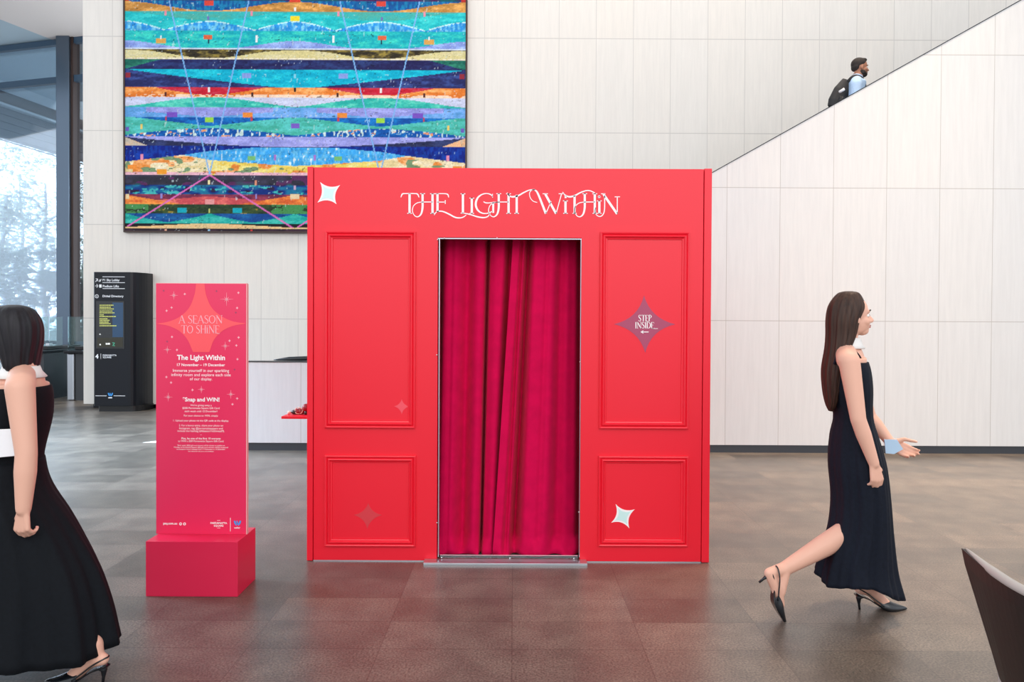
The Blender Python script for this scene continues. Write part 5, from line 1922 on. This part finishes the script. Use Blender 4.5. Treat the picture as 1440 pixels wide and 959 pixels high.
# ---- man on the escalator, riding up to the right
YM = YE + 0.95
U = lambda px, py, dy=0.0: P(px, py, YM + dy)
hip = U(1194, 170)
step_i = math.floor((hip.x - xs0) / run)
step_z = (step_i + 1) * run * slope
mx_ = xs0 + (step_i + 0.5) * run
man = thing('person', (mx_, YM, step_z), 'person in a pale blue shirt with a backpack riding the escalator', 'person')
b_ = MB()
hc = U(1209.5, 94.5)
Lm = head(b_, hc, 1, 1.02, pitch=-0.02, male=True)
limb(b_, [U(1208, 103), U(1204, 111)], [0.056, 0.062])
for sd in (-1, 1):
    limb(b_, [U(1204, 113, sd * 0.04), U(1204, 117, sd * 0.18)], [0.055, 0.060])
limb(b_, [U(1203, 118), U(1201, 138), U(1197, 156), hip], [(0.105, 0.165), (0.105, 0.16), (0.098, 0.145), (0.105, 0.155)], 18)
for sd in (-1, 1):
    s0, e0, w0 = U(1204, 118, sd * 0.20), U(1203, 150, sd * 0.24), U(1217, 166, sd * 0.22)
    limb(b_, [s0, e0, w0], [0.056, 0.044, 0.030])
    hand(b_, w0, (0.06, 0, -0.03), (0, -sd, 0), (0, 0, 1), curl=0.5, s=1.05)
    foot = Vector((mx_ - 0.06, YM + sd * 0.11, step_z))
    kneem = Vector(((hip.x + foot.x) / 2 + 0.04, YM + sd * 0.105, (hip.z + step_z) / 2))
    limb(b_, [Vector((hip.x, YM + sd * 0.09, hip.z)), kneem, foot + Vector((0, 0, 0.09))], [0.10, 0.065, 0.045])
remesh(b_, 'body', M['skin_man'], man, 0.007, 4)
face_parts(Lm, man, 1.02, 'lip')
hm = MB()
c_l = lambda x, y, z: Lm(x, y, z)
hm.ellipsoid(c_l(-0.020, 0, 0.036), 0.093, 0.080, 0.082, 20, 14)
hm.ellipsoid(c_l(0.030, 0, 0.084), 0.050, 0.056, 0.026, 16, 10)
hm.ellipsoid(c_l(-0.056, 0, -0.006), 0.050, 0.070, 0.050, 16, 10)
remesh(hm, 'hair', M['hair_man'], man, 0.008, 4)
bd = MB()
bd.ellipsoid(c_l(0.046, 0, -0.088), 0.046, 0.046, 0.034, 16, 10)
bd.ellipsoid(c_l(0.012, 0.044, -0.070), 0.042, 0.018, 0.034, 14, 10)
bd.ellipsoid(c_l(0.012, -0.044, -0.070), 0.042, 0.018, 0.034, 14, 10)
remesh(bd, 'beard', M['hair_man'], man, 0.008, 3)
sm_ = MB()
limb(sm_, [U(1205, 110.5), U(1203, 118), U(1201, 138), U(1197, 156), hip], [(0.072, 0.085), (0.105, 0.19), (0.105, 0.18), (0.112, 0.165), (0.12, 0.17)], 18)
for sd in (-1, 1):
    limb(sm_, [U(1204.5, 112, sd * 0.04), U(1204, 116.5, sd * 0.18)], [0.068, 0.070])
    limb(sm_, [U(1204, 117, sd * 0.16), U(1204, 119, sd * 0.20), U(1203, 150, sd * 0.24), U(1212, 161, sd * 0.225)], [0.068, 0.070, 0.058, 0.048])
remesh(sm_, 'shirt', M['shirt'], man, 0.009, 5)
tr_ = MB()
limb(tr_, [hip + Vector((0, 0, 0.06)), hip + Vector((0, 0, -0.06))], [(0.122, 0.172), (0.118, 0.168)], 18)
for sd in (-1, 1):
    foot = Vector((mx_ - 0.06, YM + sd * 0.11, step_z))
    kneem = Vector(((hip.x + foot.x) / 2 + 0.04, YM + sd * 0.105, (hip.z + step_z) / 2))
    limb(tr_, [Vector((hip.x, YM + sd * 0.09, hip.z - 0.03)), kneem, foot + Vector((0, 0, 0.10))], [0.108, 0.080, 0.066])
remesh(tr_, 'trousers', M['trousers'], man, 0.009, 5)
for sd in (-1, 1):
    f0 = Vector((mx_ - 0.06, YM + sd * 0.11, step_z))
    q = MB()
    q.tube([f0 + Vector((-0.07, 0, 0.038)), f0 + Vector((0.02, 0, 0.045)), f0 + Vector((0.12, 0, 0.034)), f0 + Vector((0.19, 0, 0.026))], [0.036, 0.043, 0.033, 0.022], 14)
    q.build('shoe', M['shoe'], man, smooth=True)
# backpack: carried, so a thing of its own
bp_c = U(1185, 133)
bag = thing('backpack', (bp_c.x, YM, bp_c.z), 'black backpack with a white patch on the back of the man on the escalator', 'backpack')
q = MB()
axis = (U(1196, 112) - U(1178, 150)).normalized()
limb(q, [U(1196.0, 115.5), U(1188.5, 130), U(1182, 145), U(1180, 153)], [(0.035, 0.11), (0.060, 0.15), (0.070, 0.16), (0.06, 0.15)], 18)
remesh(q, 'main_bag', M['bag'], bag, 0.009, 4)
q = MB()
limb(q, [U(1181.5, 139, -0.01), U(1178.5, 147, -0.01)], [(0.045, 0.10), (0.045, 0.11)], 16)
remesh(q, 'front_pocket', M['bag'], bag, 0.009, 4)
for sd in (-1, 1):
    MB().tube(smooth_pts([U(1192, 115, sd * 0.10), U(1198, 109.0, sd * 0.135), U(1204.5, 106.5, sd * 0.145), U(1213, 111.5, sd * 0.15), U(1216, 128, sd * 0.15), U(1208, 150, sd * 0.19)], 5), [(0.010, 0.022)] * 26, 8).build('shoulder_strap', M['bag'], bag, smooth=True)
q = MB()
pc0, pc1 = U(1180.5, 129.5, -0.158), U(1187, 125.5, -0.158)
q.tube([pc0, pc1], [0.018, 0.018], 10)
q.build('white_patch', M['white_paper'], bag, smooth=True)
